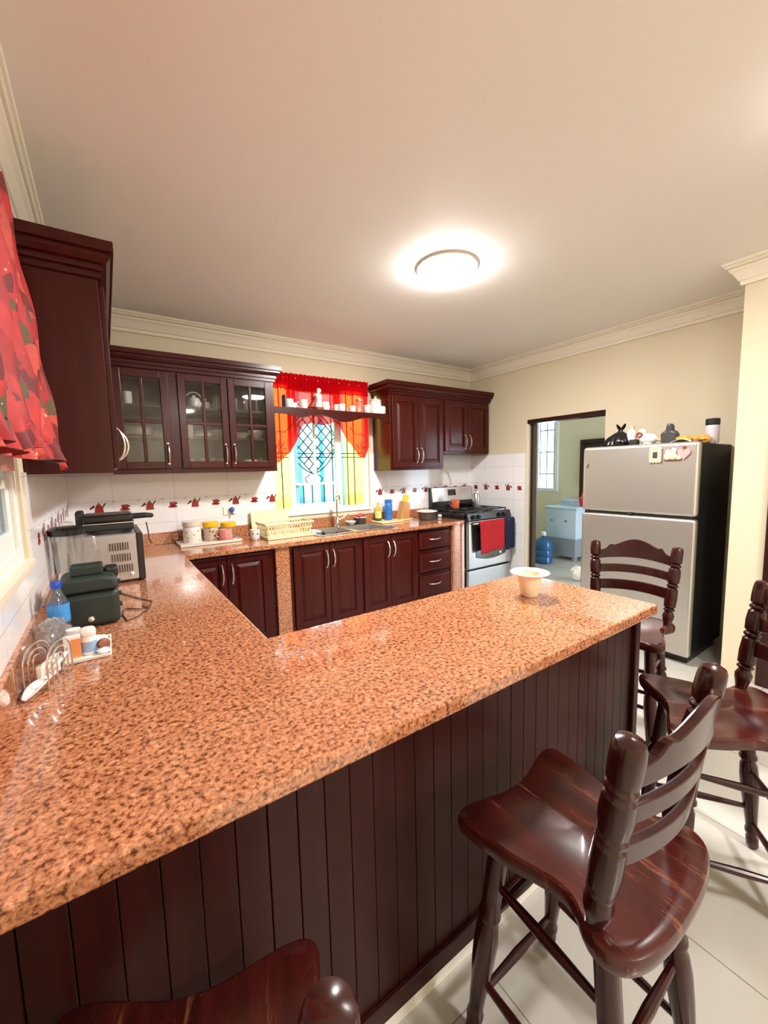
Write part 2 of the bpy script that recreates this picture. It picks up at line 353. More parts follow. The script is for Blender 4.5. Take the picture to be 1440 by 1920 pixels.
        if sub:
            k = o.modifiers.new('sub','SUBSURF'); k.levels = sub; k.render_levels = sub
        return o
def tag(o, label, cat, group=None, kind=None):
    o['label'] = label; o['category'] = cat
    if group: o['group'] = group
    if kind: o['kind'] = kind
    return o
def thing(name, loc, label, cat, rz=0., group=None):
    o = bpy.data.objects.new(name, None); C.objects.link(o); o.empty_display_size = .05
    o.location = loc; o.rotation_euler = (0,0,rz); return tag(o, label, cat, group)
def struct(o, label=None):
    o['kind'] = 'structure'
    if label: o['label'] = label
    return o
def copy_thing(root, loc, rz, label):
    def cp(o, par):
        c = o.copy(); C.objects.link(c); c.parent = par
        for ch in list(o.children): cp(ch, c)
        return c
    r = cp(root, None); r.location = loc; r.rotation_euler = (0,0,rz); r['label'] = label
    return r
def arc(c, r, a0, a1, n, plane='xz', h=0.):
    out = []
    for i in range(n+1):
        a = a0+(a1-a0)*i/n; u, v = c[0]+r*math.cos(a), c[1]+r*math.sin(a)
        out.append({'xz':(u,h,v),'xy':(u,v,h),'yz':(h,u,v)}[plane])
    return out
# ------------------------------------------------------------------ dimensions
H = 2.719; CT = .893; TH = .04
XW = 4.29; XA = 3.706; YA = -2.912; YF = -6.5

# ------------------------------------------------------------------ room shell
struct(MB(False).box(-.15,4.44,YF-.15,.15,-.1,0).box(4.44,6.85,-3.0,1.44,-.1,0).build('floor','floor'), 'glossy cream floor tiles with thin grout lines')
struct(MB(False).box(-.15,4.44,YF-.15,.15,H,H+.12).build('ceiling','ceil'), 'plain off white ceiling')
# back wall with window opening x 1.58..2.69, z 1.06..2.36
struct(MB(False).box(-.15,1.58,0,.15,0,H).box(2.69,4.44,0,.15,0,H).box(1.58,2.69,0,.15,0,1.055).box(1.58,2.69,0,.15,2.36,H).build('wall_back','wall'), 'cream painted wall behind the sink')
struct(MB(False).box(-.15,0,-1.90,0,0,H).box(-.15,0,YF,-3.55,0,H).box(-.15,0,-3.55,-1.90,0,1.175).box(-.15,0,-3.55,-1.90,2.33,H).build('wall_left','wall'), 'cream wall with the curtained window')
struct(MB(False).box(XW,XW+.15,-.87,0,0,H).box(XW,XW+.15,YA,-1.76,0,H).box(XW,XW+.15,-1.76,-.87,2.0,H).build('wall_right','wall'), 'cream wall with the doorway to the laundry')
struct(MB(False).box(XA,XW+.15,YF,YA,0,H).build('wall_alcove','wall'), 'cream wall projecting beside the fridge')
struct(MB(False).box(-.15,XA,YF-.15,YF,0,H).build('wall_front','wall'))
# laundry shell
struct(MB(False).box(6.7,6.85,-3.0,.26,0,2.65).box(6.7,6.85,1.12,1.30,0,2.65).box(6.7,6.85,.26,1.12,0,1.03).box(6.7,6.85,.26,1.12,2.40,2.65).build('wall_laundry_right','util_wall'), 'greenish cream wall of the laundry')
struct(MB(False).box(4.44,6.85,1.30,1.44,0,2.65).box(4.42,4.44,.15,1.44,0,2.65).build('wall_laundry_back','util_wall'))
struct(MB(False).box(4.44,5.5,-3.15,-3.0,0,2.65).box(6.5,6.85,-3.15,-3.0,0,2.65).box(5.5,6.5,-3.15,-3.0,2.35,2.65).build('wall_laundry_front','util_wall'), 'laundry wall with an added unseen opening that lets in daylight')  # unseen gap added in this wall so daylight brightens the laundry
struct(MB(False).box(4.44,6.85,-3.15,1.44,2.65,2.75).build('ceiling_laundry','ceil'))
# doorway: reveal plus dark frame
d = MB().box(4.365,4.44,-.905,-.868,0,2.0).box(4.365,4.44,-1.762,-1.725,0,2.0).box(4.30,4.44,-1.762,-.868,1.955,2.002)
struct(d.build('door_1','wood_dark',bevel=.004), 'dark wooden frame of the laundry doorway')
# laundry inner dark door in far wall
d = MB().box(6.66,6.72,-.22,-.15,0,1.88).box(6.66,6.72,-1.1,-1.03,0,1.88).box(6.66,6.72,-1.1,-.15,1.81,1.88).box(6.685,6.71,-1.03,-.22,0,1.81)
struct(d.build('door_2','wood_dark',bevel=.004), 'dark door in the far laundry wall')
# dark door beside the alcove
d = MB().box(XA-.03,XA+.02,-3.17,-3.10,0,2.08).box(XA-.03,XA+.02,-4.09,-4.02,0,2.08).box(XA-.03,XA+.02,-4.09,-3.10,2.05,2.13).box(XA-.012,XA+.015,-4.02,-3.17,0.01,2.05)
struct(d.build('door_3','wood_dark',bevel=.004), 'dark wooden door at the right edge')

# cornice swept round the room
prof = [(0,-.135),(.018,-.135),(.022,-.122),(.020,-.112),(.030,-.106),(.034,-.098),(.055,-.062),(.070,-.046),(.072,-.036),(.066,-.034),(.082,-.030),(.090,-.022),(.086,-.016),(.098,-.012),(.102,0)]
path = [(0,YF),(0,0),(XW,0),(XW,YA),(XA,YA),(XA,YF)]
def sweep(path, prof):
    mb = MB(); n = len(path); rows = []
    dirs = [(Vector(path[i+1])-Vector(path[i])).normalized() for i in range(n-1)]
    nor = [Vector((d.y,-d.x)) for d in dirs]
    vs = []
    for i in range(n):
        if i == 0: o = nor[0]
        elif i == n-1: o = nor[-1]
        else:
            a, b = nor[i-1], nor[i]; o = (a+b)/(1+a.dot(b))
        for dd, z in prof: vs.append((path[i][0]+o.x*dd, path[i][1]+o.y*dd, H+z))
    k = len(prof)
    fs = [(i*k+j, (i+1)*k+j, (i+1)*k+j+1, i*k+j+1) for i in range(n-1) for j in range(k-1)]
    mb.add(vs, fs, 0, False); return mb
struct(sweep(path, prof).build('trim_1','cornice'), 'plaster cornice round the ceiling')

# ------------------------------------------------------------------ wall tiles with the kettle and cup border
def motif(mb, P, u, kind, zc=1.228):
    """P(u, z) -> 3D point on the tile face; thin raised print"""
    def poly(pts, m):
        n = len(pts); a = [P(x,z,0) for x,z in pts]; b = [P(x,z,.0012) for x,z in pts]
        mb.add(a+b, [tuple(range(n,2*n))]+[(i,(i+1)%n,n+(i+1)%n,n+i) for i in range(n)], m)
    if kind == 0:   # kettle
        poly([(u-.030,zc-.040),(u+.030,zc-.040),(u+.026,zc-.005),(u+.012,zc+.022),(u+.004,zc+.030),(u+.003,zc+.040),(u-.004,zc+.040),(u-.004,zc+.030),(u-.014,zc+.022),(u-.026,zc-.008)], 1)
        poly([(u+.018,zc+.004),(u+.024,zc-.006),(u+.048,zc+.032),(u+.040,zc+.036)], 2)
        poly([(u-.022,zc+.008),(u-.030,zc+.002),(u-.056,zc-.014),(u-.060,zc-.004),(u-.034,zc+.022)], 2)
    elif kind == 1: # cup and saucer
        poly([(u+.036*math.cos(a)-.002, zc-.024+.011*math.sin(a)) for a in [2*PI*i/14 for i in range(14)]], 1)
        poly([(u-.020,zc-.020),(u+.018,zc-.020),(u+.024,zc+.004),(u+.020,zc+.016),(u-.024,zc+.014),(u-.026,zc+.002)], 1)
        poly([(u+.022,zc-.010),(u+.034,zc-.002),(u+.032,zc+.010),(u+.022,zc+.008)], 2)
    else:           # faint swirl
        pts = [(u+.0+.085*t, zc+.012*math.sin(t*2*PI)) for t in [i/10 for i in range(11)]]
        poly([(x,z+.001) for x,z in pts]+[(x,z-.001) for x,z in reversed(pts)], 3)
        poly([(u+.05+.010*math.cos(a), zc+.044+.008*math.sin(a)) for a in [2*PI*i/10 for i in range(10)]], 3)
TM = ['tileX','red','motdark','motgrey']
def tiles(name, boxes, P, us, axis, label):
    mb = MB()
    for b in boxes: mb.box(*b)
    for u, k in us: motif(mb, P, u, k)
    struct(mb.build(name, ['tile'+axis]+TM[1:]), label)
us = []
for i in range(9):
    u = .195+.171*i
    us.append((u, i % 2)); us.append((u+.045, 2))
tiles('trim_2', [(0,1.58,-.008,.002,CT+.095,1.49)], lambda u,z,h: (u,-.008-h,z), us, 'X', 'white wall tiles with a red kettle border left of the sink')
us = [(2.815+.168*i, (i) % 2) for i in range(9)]+[(2.86+.168*i, 2) for i in range(9)]
tiles('trim_3', [(2.69,XW,-.008,.002,CT+.095,1.66)], lambda u,z,h: (u,-.008-h,z), us, 'X', 'white wall tiles with a red kettle border behind the stove')
us = [(-.10,1),(-.27,0),(-.45,1),(-.62,0),(-.785,1)]+[(-.17-.17*i,2) for i in range(4)]
tiles('trim_4', [(XW-.008,XW+.002,-.855,0,0,1.625)], lambda u,z,h: (XW-.008-h,-(-u)+0,z) , [(u,k) for u,k in us], 'Y', 'white wall tiles with a red border right of the stove')
us = [(-.12-.171*i, i % 2) for i in range(10)]+[(-.1-.171*i, 2) for i in range(10)]
tiles('trim_5', [(-.002,.008,-1.86,0,CT+.095,1.49),(-.002,.008,-3.6,-1.86,CT+.095,1.165)], lambda u,z,h: (.008+h,u,z), us, 'Y', 'white wall tiles below the left window')

# ------------------------------------------------------------------ windows
w = MB()
w.box(1.58,1.615,.03,.09,1.055,2.36).box(2.655,2.69,.03,.09,1.055,2.36).box(1.58,2.69,.03,.09,1.055,1.09).box(1.58,2.69,.03,.09,2.32,2.36)
wo = struct(w.build('window_1','white',bevel=.004), 'white framed sliding window above the sink')
def sash(x0, x1, y, cols, rows, sw=.04):
    mb = MB(); z0, z1 = 1.092, 2.318
    mb.box(x0,x0+sw,y,y+.025,z0,z1).box(x1-sw,x1,y,y+.025,z0,z1).box(x0,x1,y,y+.025,z0,z0+.05).box(x0,x1,y,y+.025,z1-.05,z1)
    for i in range(1,cols):
        xx = x0+(x1-x0)*i/cols; mb.box(xx-.012,xx+.012,y+.003,y+.022,z0,z1)
    for zz in rows: mb.box(x0,x1,y+.003,y+.022,zz-.012,zz+.012)
    return mb
sash(1.775,2.325,.035,2,(1.345,2.05)).build('sash','white',wo,bevel=.003)
sash(1.835,2.375,.066,1,()).build('sash','white',wo,bevel=.003)
MB().box(1.81,2.29,.046,.050,1.14,2.27).build('pane','winglass',wo)
MB().box(1.87,2.34,.077,.081,1.14,2.27).build('pane','winglass',wo)
struct(MB().box(1.57,2.70,-.016,.03,1.035,1.056).build('trim_6','white',bevel=.003), 'white sill of the sink window')

w = MB(); xw = -.06
w.box(xw,xw+.05,-1.95,-1.90,1.175,2.33).box(xw,xw+.05,-3.55,-3.50,1.175,2.33).box(xw,xw+.05,-3.55,-1.90,1.175,1.22).box(xw,xw+.05,-3.55,-1.90,2.28,2.33)
wl = struct(w.build('window_2','white',bevel=.004), 'white framed window behind the floral curtain')
for y0, y1 in ((-2.75,-1.955),(-3.495,-2.70)):
    mb = MB().box(xw+.008,xw+.036,y1-.05,y1,1.222,2.278).box(xw+.008,xw+.036,y0,y0+.05,1.222,2.278).box(xw+.008,xw+.036,y0,y1,1.222,1.29).box(xw+.008,xw+.036,y0,y1,2.23,2.278).box(xw+.008,xw+.036,y0,y1,1.435,1.47)
    mb.build('sash','white',wl,bevel=.003)
    MB().box(xw+.02,xw+.024,y0+.05,y1-.05,1.29,2.23).build('pane','darkglass',wl)
struct(MB().box(-.10,.02,-3.55,-1.895,1.150,1.177).build('trim_7','sill',bevel=.003), 'cream sill under the left window')
mb = MB()
for y in [-1.99-.11*i for i in range(14)]: mb.cyl((-.11,y,1.18),(-.11,y,2.33),.008,n=8)
for z in (1.5,1.95): mb.box(-.114,-.106,-3.55,-1.9,z-.01,z+.01)
tag(mb.build('window_grille','white'), 'pale security bars outside the left window', 'grille')

# laundry window with bars
w = MB()
w.box(6.66,6.78,.245,.305,1.03,2.41).box(6.71,6.77,1.07,1.12,1.03,2.40).box(6.68,6.77,.305,1.07,1.03,1.085).box(6.71,6.77,.305,1.07,2.35,2.40).box(6.72,6.75,.66,.70,1.085,2.35)
w3 = struct(w.build('window_3','white',bevel=.004), 'white window of the laundry')
MB().box(6.733,6.737,.30,1.08,1.08,2.36).build('pane','winglass',w3)
mb = MB()
for y in [.40+.14*i for i in range(5)]: mb.cyl((6.80,y,1.035),(6.80,y,2.395),.009,n=8)
for z in (1.33,1.72,2.1): mb.box(6.795,6.805,.265,1.115,z-.009,z+.009)
tag(mb.build('laundry_grille','bars'), 'dark security bars across the laundry window', 'grille')

# decorative grille outside the sink window
g = thing('security_grille', (2.13,.17,1.0), 'dark wrought iron grille with a lattice outside the sink window', 'grille')
mb = MB()
for x in (1.645,1.735,1.86,1.96,2.06,2.2,2.31,2.42,2.50,2.585): mb.tube([(x,.158,1.0),(x,.158,1.36 if 1.9<x<2.3 else 2.40)], .0065, 6)
for z in (1.62,1.66): mb.tube([(1.56,.158,z),(2.71,.158,z)], .006, 6)
mb.build('bar','bars',g,world=True)
mb = MB()
cx, cz, rw, rh = 2.085, 1.78, .27, .34
def leaf(t):  # outline of the pointed lattice medallion
    return rw*math.sin(PI*min(1,max(0,t)))**.7
for k in range(-4,5):
    for sgn in (1,-1):
        pts = []
        for i in range(13):
            t = i/12; z = cz-rh+2*rh*t; x = cx+sgn*(t-.5)*.62+k*.105
            if abs(x-cx) <= leaf(t)+.02: pts.append((x,.158,z))
        if len(pts) > 1: mb.tube(pts, .006, 6)
for sgn in (1,-1): mb.tube([(cx+sgn*leaf(i/16),.158,cz-rh+2*rh*i/16) for i in range(17)], .006, 6)
for sgn in (1,-1): mb.tube([(cx+sgn*(.04+.06*math.sin(PI*i/10)),.158,cz-rh-.1*i/10) for i in range(11)], .005, 6)
mb.build('lattice','bars',g,world=True)

# exterior seen through the windows
struct(MB(False).box(-1,2.33,1.45,1.6,-.2,4.2).box(3.17,6.0,1.45,1.6,-.2,4.2).box(2.33,3.17,1.45,1.6,3.2,4.2).build('wall_neighbor','neigh'), 'bright yellow facade across the passage')
gt = thing('passage_gate', (2.75,1.5,0), 'pale gate with blue posts in the yellow facade', 'gate')
MB().box(2.33,3.17,1.48,1.56,-.2,3.2).build('gate_panel','neighw',gt,world=True)
for a, b in ((2.42,2.505),(2.79,2.84),(3.13,3.165)): MB().box(a,b,1.455,1.48,-.1,3.2).build('post','neighb',gt,world=True)
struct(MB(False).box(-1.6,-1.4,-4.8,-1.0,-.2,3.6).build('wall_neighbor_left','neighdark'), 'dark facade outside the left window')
struct(MB(False).box(6.85,12,-9,.15,-.25,-.12).box(4.44,6.85,-9,-3.15,-.25,-.12).box(-8,12,.15,8,-.25,-.12).box(-8,-.16,-9,.56,-.25,-.12).build('ground','ground'))
# ------------------------------------------------------------------ cabinet parts (local: x along width, y=0 wall, front at -depth, z up)
def handle(parent, x, z, yf, vertical=True, L=.15, name='handle', out=.03):
    pts = []; n = 12
    for i in range(n+1):
        t = i/n; a = (t-.5)*L; o = out*math.sin(PI*t)**.6
        pts.append((x, yf-o, z+a) if vertical else (x+a, yf-o, z))
    rad = [.0042+.0028*math.sin(PI*i/n) for i in range(n+1)]
    mb = MB().tube(pts, .006, 8, rad=rad)
    for e in (pts[0], pts[-1]): mb.lathe([(.007,0),(.007,.004)], (e[0],yf,e[2]), 10, axis=(0,-1,0))
    return mb.build(name, 'nickel', parent)
def door_bm(x0, x1, z0, z1, yf, th=.02, st=.055):
    mb = MB(); yb = yf; y = yf-th
    mb.box(x0,x0+st,y,yb,z0,z1).box(x1-st,x1,y,yb,z0,z1).box(x0+st,x1-st,y,yb,z0,z0+st).box(x0+st,x1-st,y,yb,z1-st,z1)
    mb.box(x0+st,x1-st,yb-.008,yb,z0+st,z1-st)
    mb.frust(x0+st+.012,x1-st-.012,z0+st+.012,z1-st-.012,yb-.008,y+.001,.026)
    return mb
def panel_door(parent, x0, x1, z0, z1, yf, hx=None, hz=None, out=.03):
    d = door_bm(x0,x1,z0,z1,yf).build('door','wood',parent,bevel=.0035)
    if hx is not None: handle(d, hx, hz, yf-.02, out=out)
    return d
def glass_door(parent, x0, x1, z0, z1, yf, hx, hz):
    th, st = .02, .052; y = yf-th; mb = MB()
    mb.box(x0,x0+st,y,yf,z0,z1).box(x1-st,x1,y,yf,z0,z1).box(x0+st,x1-st,y,yf,z0,z0+st).box(x0+st,x1-st,y,yf,z1-st,z1)
    xm = (x0+x1)/2; zm = (z0+z1)/2-.01
    mb.box(xm-.011,xm+.011,y+.004,yf,z0+st,z1-st).box(x0+st,x1-st,y+.004,yf,zm-.011,zm+.011)
    d = mb.build('door','wood',parent,bevel=.003)
    MB().box(x0+st-.005,x1-st+.005,yf-.007,yf-.004,z0+st-.005,z1-st+.005).build('pane','cabglass',d)
    handle(d, hx, hz, yf-.02)
    return d
def carcass(parent, x0, x1, z0, z1, dep, stiles=(), shelves=(), rail=.035, top=True):
    t = .018; mb = MB()
    mb.box(x0,x0+t,-dep+.001,-.003,z0,z1).box(x1-t,x1,-dep+.001,-.003,z0,z1).box(x0+t,x1-t,-dep+.001,-.003,z0,z0+t).box(x0+t,x1-t,-.012,-.003,z0+t,z1)
    if top: mb.box(x0+t,x1-t,-dep+.001,-.003,z1-t,z1)
    for a, b in stiles: mb.box(max(a,.0017),min(b,x1-.0017),-dep,-dep+.02,z0+rail,z1-rail)
    mb.box(x0+.0017,x1-.0017,-dep,-dep+.02,z0+.0017,z0+rail).box(x0+.0017,x1-.0017,-dep,-dep+.02,z1-rail,z1-.0017)
    c = mb.build('carcass','wood',parent,bevel=.0015)
    for z in shelves: MB().box(x0+t,x1-t,-dep+.03,-.014,z-.016,z).build('shelf','wood_h',parent)
    return c
def crown(parent, x0, x1, dep, z0, h, ends=(True,True), front_shift=.0):
    """stepped crown moulding on the front and returns on the open ends"""
    pr = [(0,0),(.012,.002),(.012,.020),(.008,.021),(.008,.026),(.022,.028),(.022,.044),(.018,.045),(.018,.051),(.034,.054),(.048,.072),(.048,.080),(.044,.081),(.044,.088),(.060,.091),(.060,h)]
    pts = []
    if ends[0]: pts += [(x0,-.003)]
    pts += [(x0,-dep),(x1,-dep)]
    if ends[1]: pts += [(x1,-.003)]
    n = len(pts); dirs = [(Vector(pts[i+1])-Vector(pts[i])).normalized() for i in range(n-1)]
    nor = [Vector((d.y,-d.x)) for d in dirs]; vs = []
    for i in range(n):
        if i == 0: o = nor[0]
        elif i == n-1: o = nor[-1]
        else: o = (nor[i-1]+nor[i])/(1+nor[i-1].dot(nor[i]))
        for dd, z in pr: vs.append((pts[i][0]+o.x*dd, pts[i][1]+o.y*dd, z0+z))
    k = len(pr); fs = [(i*k+j,(i+1)*k+j,(i+1)*k+j+1,i*k+j+1) for i in range(n-1) for j in range(k-1)]
    mb = MB().add(vs, fs)
    a = .06 if ends[0] else 0; b = .06 if ends[1] else 0
    mb.box(x0-a+.001,x1+b-.001,-dep-.059,-.003,z0+h-.006,z0+h)
    return mb.build('crown','wood_h',parent)

# ------------------------------------------------------------------ upper cabinets
ZB = 1.482
g = thing('wall_cabinet', (0,-1.79,0), 'tall plain sided mahogany wall cabinet beside the floral curtain', 'cabinet', rz=PI/2)
L = 1.79
carcass(g, 0, L-.0, ZB, 2.25, .288, ((0,.045),(.68,.74),(1.40,L)))
panel_door(g, .012, .245, ZB+.02, 2.23, -.288, .205, 1.615)
panel_door(g, .249, .70, ZB+.02, 2.23, -.288, .275, 1.615, out=.046)
panel_door(g, .72, 1.06, ZB+.02, 2.23, -.288)
panel_door(g, 1.064, 1.39, ZB+.02, 2.23, -.288)
crown(g, 0, L-.39, .288, 2.25, .13, (True,False))
g = thing('glass_cabinet', (.311,0,0), 'mahogany wall cabinet with three glazed doors left of the sink window', 'cabinet')
W = 1.515-.311
carcass(g, 0, W, ZB, 2.245, .33, ((0,.05),(.361,.461),(.791,.826),(1.166,W)), (1.765,1.995))
glass_door(g, .03, .381, ZB+.035, 2.235, -.33, .354, 1.63)
glass_door(g, .446, .808, ZB+.035, 2.235, -.33, .774, 1.63)
glass_door(g, .814, 1.171, ZB+.035, 2.235, -.33, .842, 1.63)
crown(g, .0, W, .33, 2.245, .125, (False,True))
g = thing('wall_cabinet', (2.742,0,0), 'mahogany wall cabinet with two tall doors right of the sink window', 'cabinet')
carcass(g, 0, .75, 1.462, 2.255, .33, ((0,.03),(.36,.40),(.72,.75)))
panel_door(g, .025, .375, 1.49, 2.235, -.33, .345, 1.62)
panel_door(g, .381, .728, 1.49, 2.235, -.33, .412, 1.62)
crown(g, 0, .75, .33, 2.255, .13, (True,False))
g = thing('wall_cabinet', (3.493,0,0), 'short mahogany wall cabinet with two doors above the stove', 'cabinet')
carcass(g, 0, .765, 1.64, 2.255, .33, ((0,.03),(.36,.40),(.735,.765)))
panel_door(g, .015, .376, 1.665, 2.235, -.33, .335, 1.78)
panel_door(g, .382, .745, 1.665, 2.235, -.33, .414, 1.78)
crown(g, 0, .765, .33, 2.255, .13, (False,True))

# display shelf with the wavy apron
g = thing('display_shelf', (1.517,-.05,2.04), 'dark display shelf with a wavy apron across the sink window', 'shelf')
MB().box(1.518,2.740,-.30,-.075,2.028,2.048).build('shelf_board','wood_h',g,world=True,bevel=.002)
wav = []
for i in range(61):
    t = i/60; x = 1.518+1.222*t
    q = .060+.028*math.exp(-((t-.20)/.07)**2)+.048*math.exp(-((t-.57)/.12)**2)-.012*math.exp(-((t-.36)/.08)**2)-.016*math.exp(-((t-.82)/.08)**2)+.04*max(0,(t-.9)/.1)
    wav.append((x, 2.048-q))
MB().prism([(1.518,2.047)]+wav+[(2.740,2.047)], -.318, -.301, 'xz').build('apron','wood_h',g,world=True,bevel=.002)

# ------------------------------------------------------------------ granite worktop (U shape with the sink cut-out)
def slab(rects, holes, z0, z1):
    xs = sorted({v for r in rects+holes for v in r[:2]}); ys = sorted({v for r in rects+holes for v in r[2:]})
    inside = lambda x, y, R: any(r[0] < x < r[1] and r[2] < y < r[3] for r in R)
    cell = {(i,j) for i in range(len(xs)-1) for j in range(len(ys)-1) if inside((xs[i]+xs[i+1])/2,(ys[j]+ys[j+1])/2,rects) and not inside((xs[i]+xs[i+1])/2,(ys[j]+ys[j+1])/2,holes)}
    mb = MB()
    for (i,j) in cell:
        a, b, c, d = xs[i], xs[i+1], ys[j], ys[j+1]
        mb.add([(a,c,z1),(b,c,z1),(b,d,z1),(a,d,z1)], [(0,1,2,3)]); mb.add([(a,c,z0),(b,c,z0),(b,d,z0),(a,d,z0)], [(3,2,1,0)])
        for (di,dj,p,q) in ((-1,0,(a,c),(a,d)),(1,0,(b,c),(b,d)),(0,-1,(a,c),(b,c)),(0,1,(a,d),(b,d))):
            if (i+di,j+dj) not in cell: mb.add([(p[0],p[1],z0),(q[0],q[1],z0),(q[0],q[1],z1),(p[0],p[1],z1)], [(0,1,2,3)])
    return mb
E_, D_, P1, P2, P3, Q_ = .6785, -.6563, -2.4667, -3.13, 2.0815, 3.50
top = slab([(.003,Q_,D_,-.003),(.003,E_,P2,D_),(.003,P3,P2,P1)], [(1.80,2.175,-.55,-.16),(2.20,2.56,-.55,-.16)], CT-TH, CT)
ct = top.build('countertop','granite',bevel=.006,merge=True)
tag(ct, 'continuous orange brown granite worktop running round the kitchen and along the bar', 'countertop')
def upst(x0,x1,y0,y1): MB().box(x0,x1,y0,y1,CT+.0005,CT+.1).build('upstand','granite',ct,bevel=.002)
upst(.022,1.60,-.022,-.003); upst(1.60,2.69,-.022,-.003); upst(2.69,Q_,-.022,-.003); upst(.003,.022,-3.13,-.003)

# granite clad piers
tag(MB().box(1.352,1.472,-.632,-.06,0,CT-TH-.0005).build('granite_pier','granite',bevel=.003), 'granite pier between the corner base cabinet and the sink cabinet', 'pier', 'granite piers under the worktop')
tag(MB().box(3.345,3.485,-.632,-.06,0,CT-TH-.0005).build('granite_pier','granite',bevel=.003), 'granite pier beside the stove', 'pier', 'granite piers under the worktop')
tag(MB().box(3.488,3.50,-.65,-.06,0,CT-TH-.001).build('pier_edging','white'), 'thin white edging strip between granite pier and stove', 'edging')

# ------------------------------------------------------------------ base cabinets of the sink run
BT = CT-TH-.001
def base(name, x0, x1, label, doors, stiles):
    g = thing(name, (x0,0,0), label, 'cabinet', group='base cabinets under the sink worktop'); w = x1-x0
    t = .018; mb = MB()
    mb.box(0,t,-.58,-.02,.09,BT).box(w-t,w,-.58,-.02,.09,BT).box(t,w-t,-.58,-.02,.09,.108).box(t,w-t,-.03,-.02,.108,BT)
    for a, b in stiles: mb.box(a,b,-.60,-.58,.13,BT-.03)
    mb.box(0,w,-.60,-.58,.09,.13).box(0,w,-.60,-.58,BT-.03,BT)
    mb.build('carcass','wood',g,bevel=.002)
    MB().box(0,w,-.55,-.53,0,.09).build('plinth','wood_dark',g)
    for (a,b,hx) in doors: panel_door(g, a, b, .115, BT-.022, -.60, hx, .695)
    return g
base('base_cabinet', .70, 1.35, 'base cabinet with two doors in the corner left of the first granite pier', ((.012,.268,.235),(.274,.60,.308)), ((0,.03),(.25,.29),(.59,.65)))
base('base_cabinet', 1.474, 2.168, 'base cabinet with two doors next right of the first granite pier', ((.038,.375,.345),(.381,.69,.412)), ((0,.045),(.36,.40),(.67,.694)))
base('base_cabinet', 2.17, 2.858, 'base cabinet with two doors beside the stack of drawers', ((.035,.345,.315),(.351,.675,.382)), ((0,.04),(.33,.37),(.65,.688)))
g = thing('drawer_unit', (2.86,0,0), 'narrow base unit with three drawers beside the right pier', 'drawers')
w = .483; mb = MB()
mb.box(0,.018,-.58,-.02,.09,BT).box(w-.018,w,-.58,-.02,.09,BT).box(0,w,-.58,-.02,.09,.108).box(0,.03,-.60,-.58,.09,BT).box(w-.035,w,-.60,-.58,.09,BT).box(0,w,-.60,-.58,BT-.03,BT)
for z in (.12,.36,.605): mb.box(0,w,-.60,-.58,z-.02,z+.01)
mb.build('carcass','wood',g,bevel=.002)
MB().box(0,w,-.55,-.53,0,.09).build('plinth','wood_dark',g)
for z0, z1 in ((.135,.345),(.385,.585),(.63,.815)):
    d = MB().box(.02,w-.03,-.62,-.60,z0,z1).frust(.035,w-.045,z0+.015,z1-.015,-.62,-.624,.012).build('drawer','wood_h',g,bevel=.003)
    handle(d, w/2-.01, (z0+z1)/2+.01, -.623, False, .15)
# run under the left worktop (faces +x) and the bar
g = thing('base_cabinet', (0,-2.42,0), 'base cabinet run under the left worktop facing the sink side', 'cabinet', rz=PI/2)
mb = MB().box(0,1.72,-.62,-.03,.09,.108).box(0,.02,-.62,-.03,.09,BT).box(1.70,1.72,-.62,-.03,.09,BT).box(0,1.72,-.64,-.62,.09,.13).box(0,1.72,-.64,-.62,BT-.03,BT)
mb.build('carcass','wood',g,bevel=.002); MB().box(0,1.72,-.58,-.56,0,.09).build('plinth','wood_dark',g)
for i in range(4): panel_door(g, .01+.428*i, .428*(i+1), .115, BT-.022, -.64, .05+.428*i, .69)

# bar front
g = thing('bar_panelling', (0,-3.05,0), 'dark mahogany plank panelling below the bar worktop', 'panelling')
mb = MB(); x = .022; pw = .0645
edges = [x]
while x < 2.03: x += pw; edges.append(min(x,2.035))
for a, b in zip(edges[:-1], edges[1:]): mb.box(a+.0012,b-.0012,-3.055,-3.035,.05,BT)
mb.box(.022,2.035,-3.037,-3.02,.05,BT)
mb.build('plank_panel','wood_panel',g,world=True,bevel=.0015)
MB().box(2.035,2.075,-3.072,-3.02,.05,BT).build('corner_post','wood_panel',g,world=True,bevel=.004)
MB().box(.022,2.035,-3.070,-3.055,.05,.105).build('bottom_rail','wood_panel',g,world=True,bevel=.003)
MB().box(2.055,2.075,-3.02,-2.50,.05,BT).build('end_panel','wood_panel',g,world=True,bevel=.002)
MB().box(.68,2.055,-2.52,-2.50,.05,BT).build('inner_panel','wood',g,world=True,bevel=.002)
struct(MB().box(.022,2.075,-3.062,-2.50,0,.049).build('baseboard_bar','porc'), 'white tile plinth under the bar front')

# ------------------------------------------------------------------ sink and tap
g = thing('sink', (2.18,-.36,CT), 'stainless double bowl sink set in the granite below the window', 'sink')
rim = slab([(1.77,2.60,-.575,-.105)], [(1.815,2.165,-.54,-.17),(2.21,2.55,-.54,-.17)], CT+.0005, CT+.007)
rim.build('rim','steel',g,world=True,bevel=.003,merge=True)
for x0, x1 in ((1.815,2.165),(2.21,2.55)):
    y0, y1, d = -.54, -.17, .15; mb = MB()
    q = [(x0,y0),(x1,y0),(x1,y1),(x0,y1)]; r = [(x0+.02,y0+.02),(x1-.02,y0+.02),(x1-.02,y1-.02),(x0+.02,y1-.02)]
    mb.add([(a,b,CT+.006) for a,b in q]+[(a,b,CT-d) for a,b in r], [(0,1,5,4),(1,2,6,5),(2,3,7,6),(3,0,4,7),(4,5,6,7)])
    bw = mb.build('bowl','steel',g,world=True,bevel=.006,solid=.002)
    o = MB().lathe([(.035,0),(.035,.004),(.02,.005)], ((x0+x1)/2,(y0+y1)/2,CT-d+.001), 16).build('drain','drain',bw,world=True)
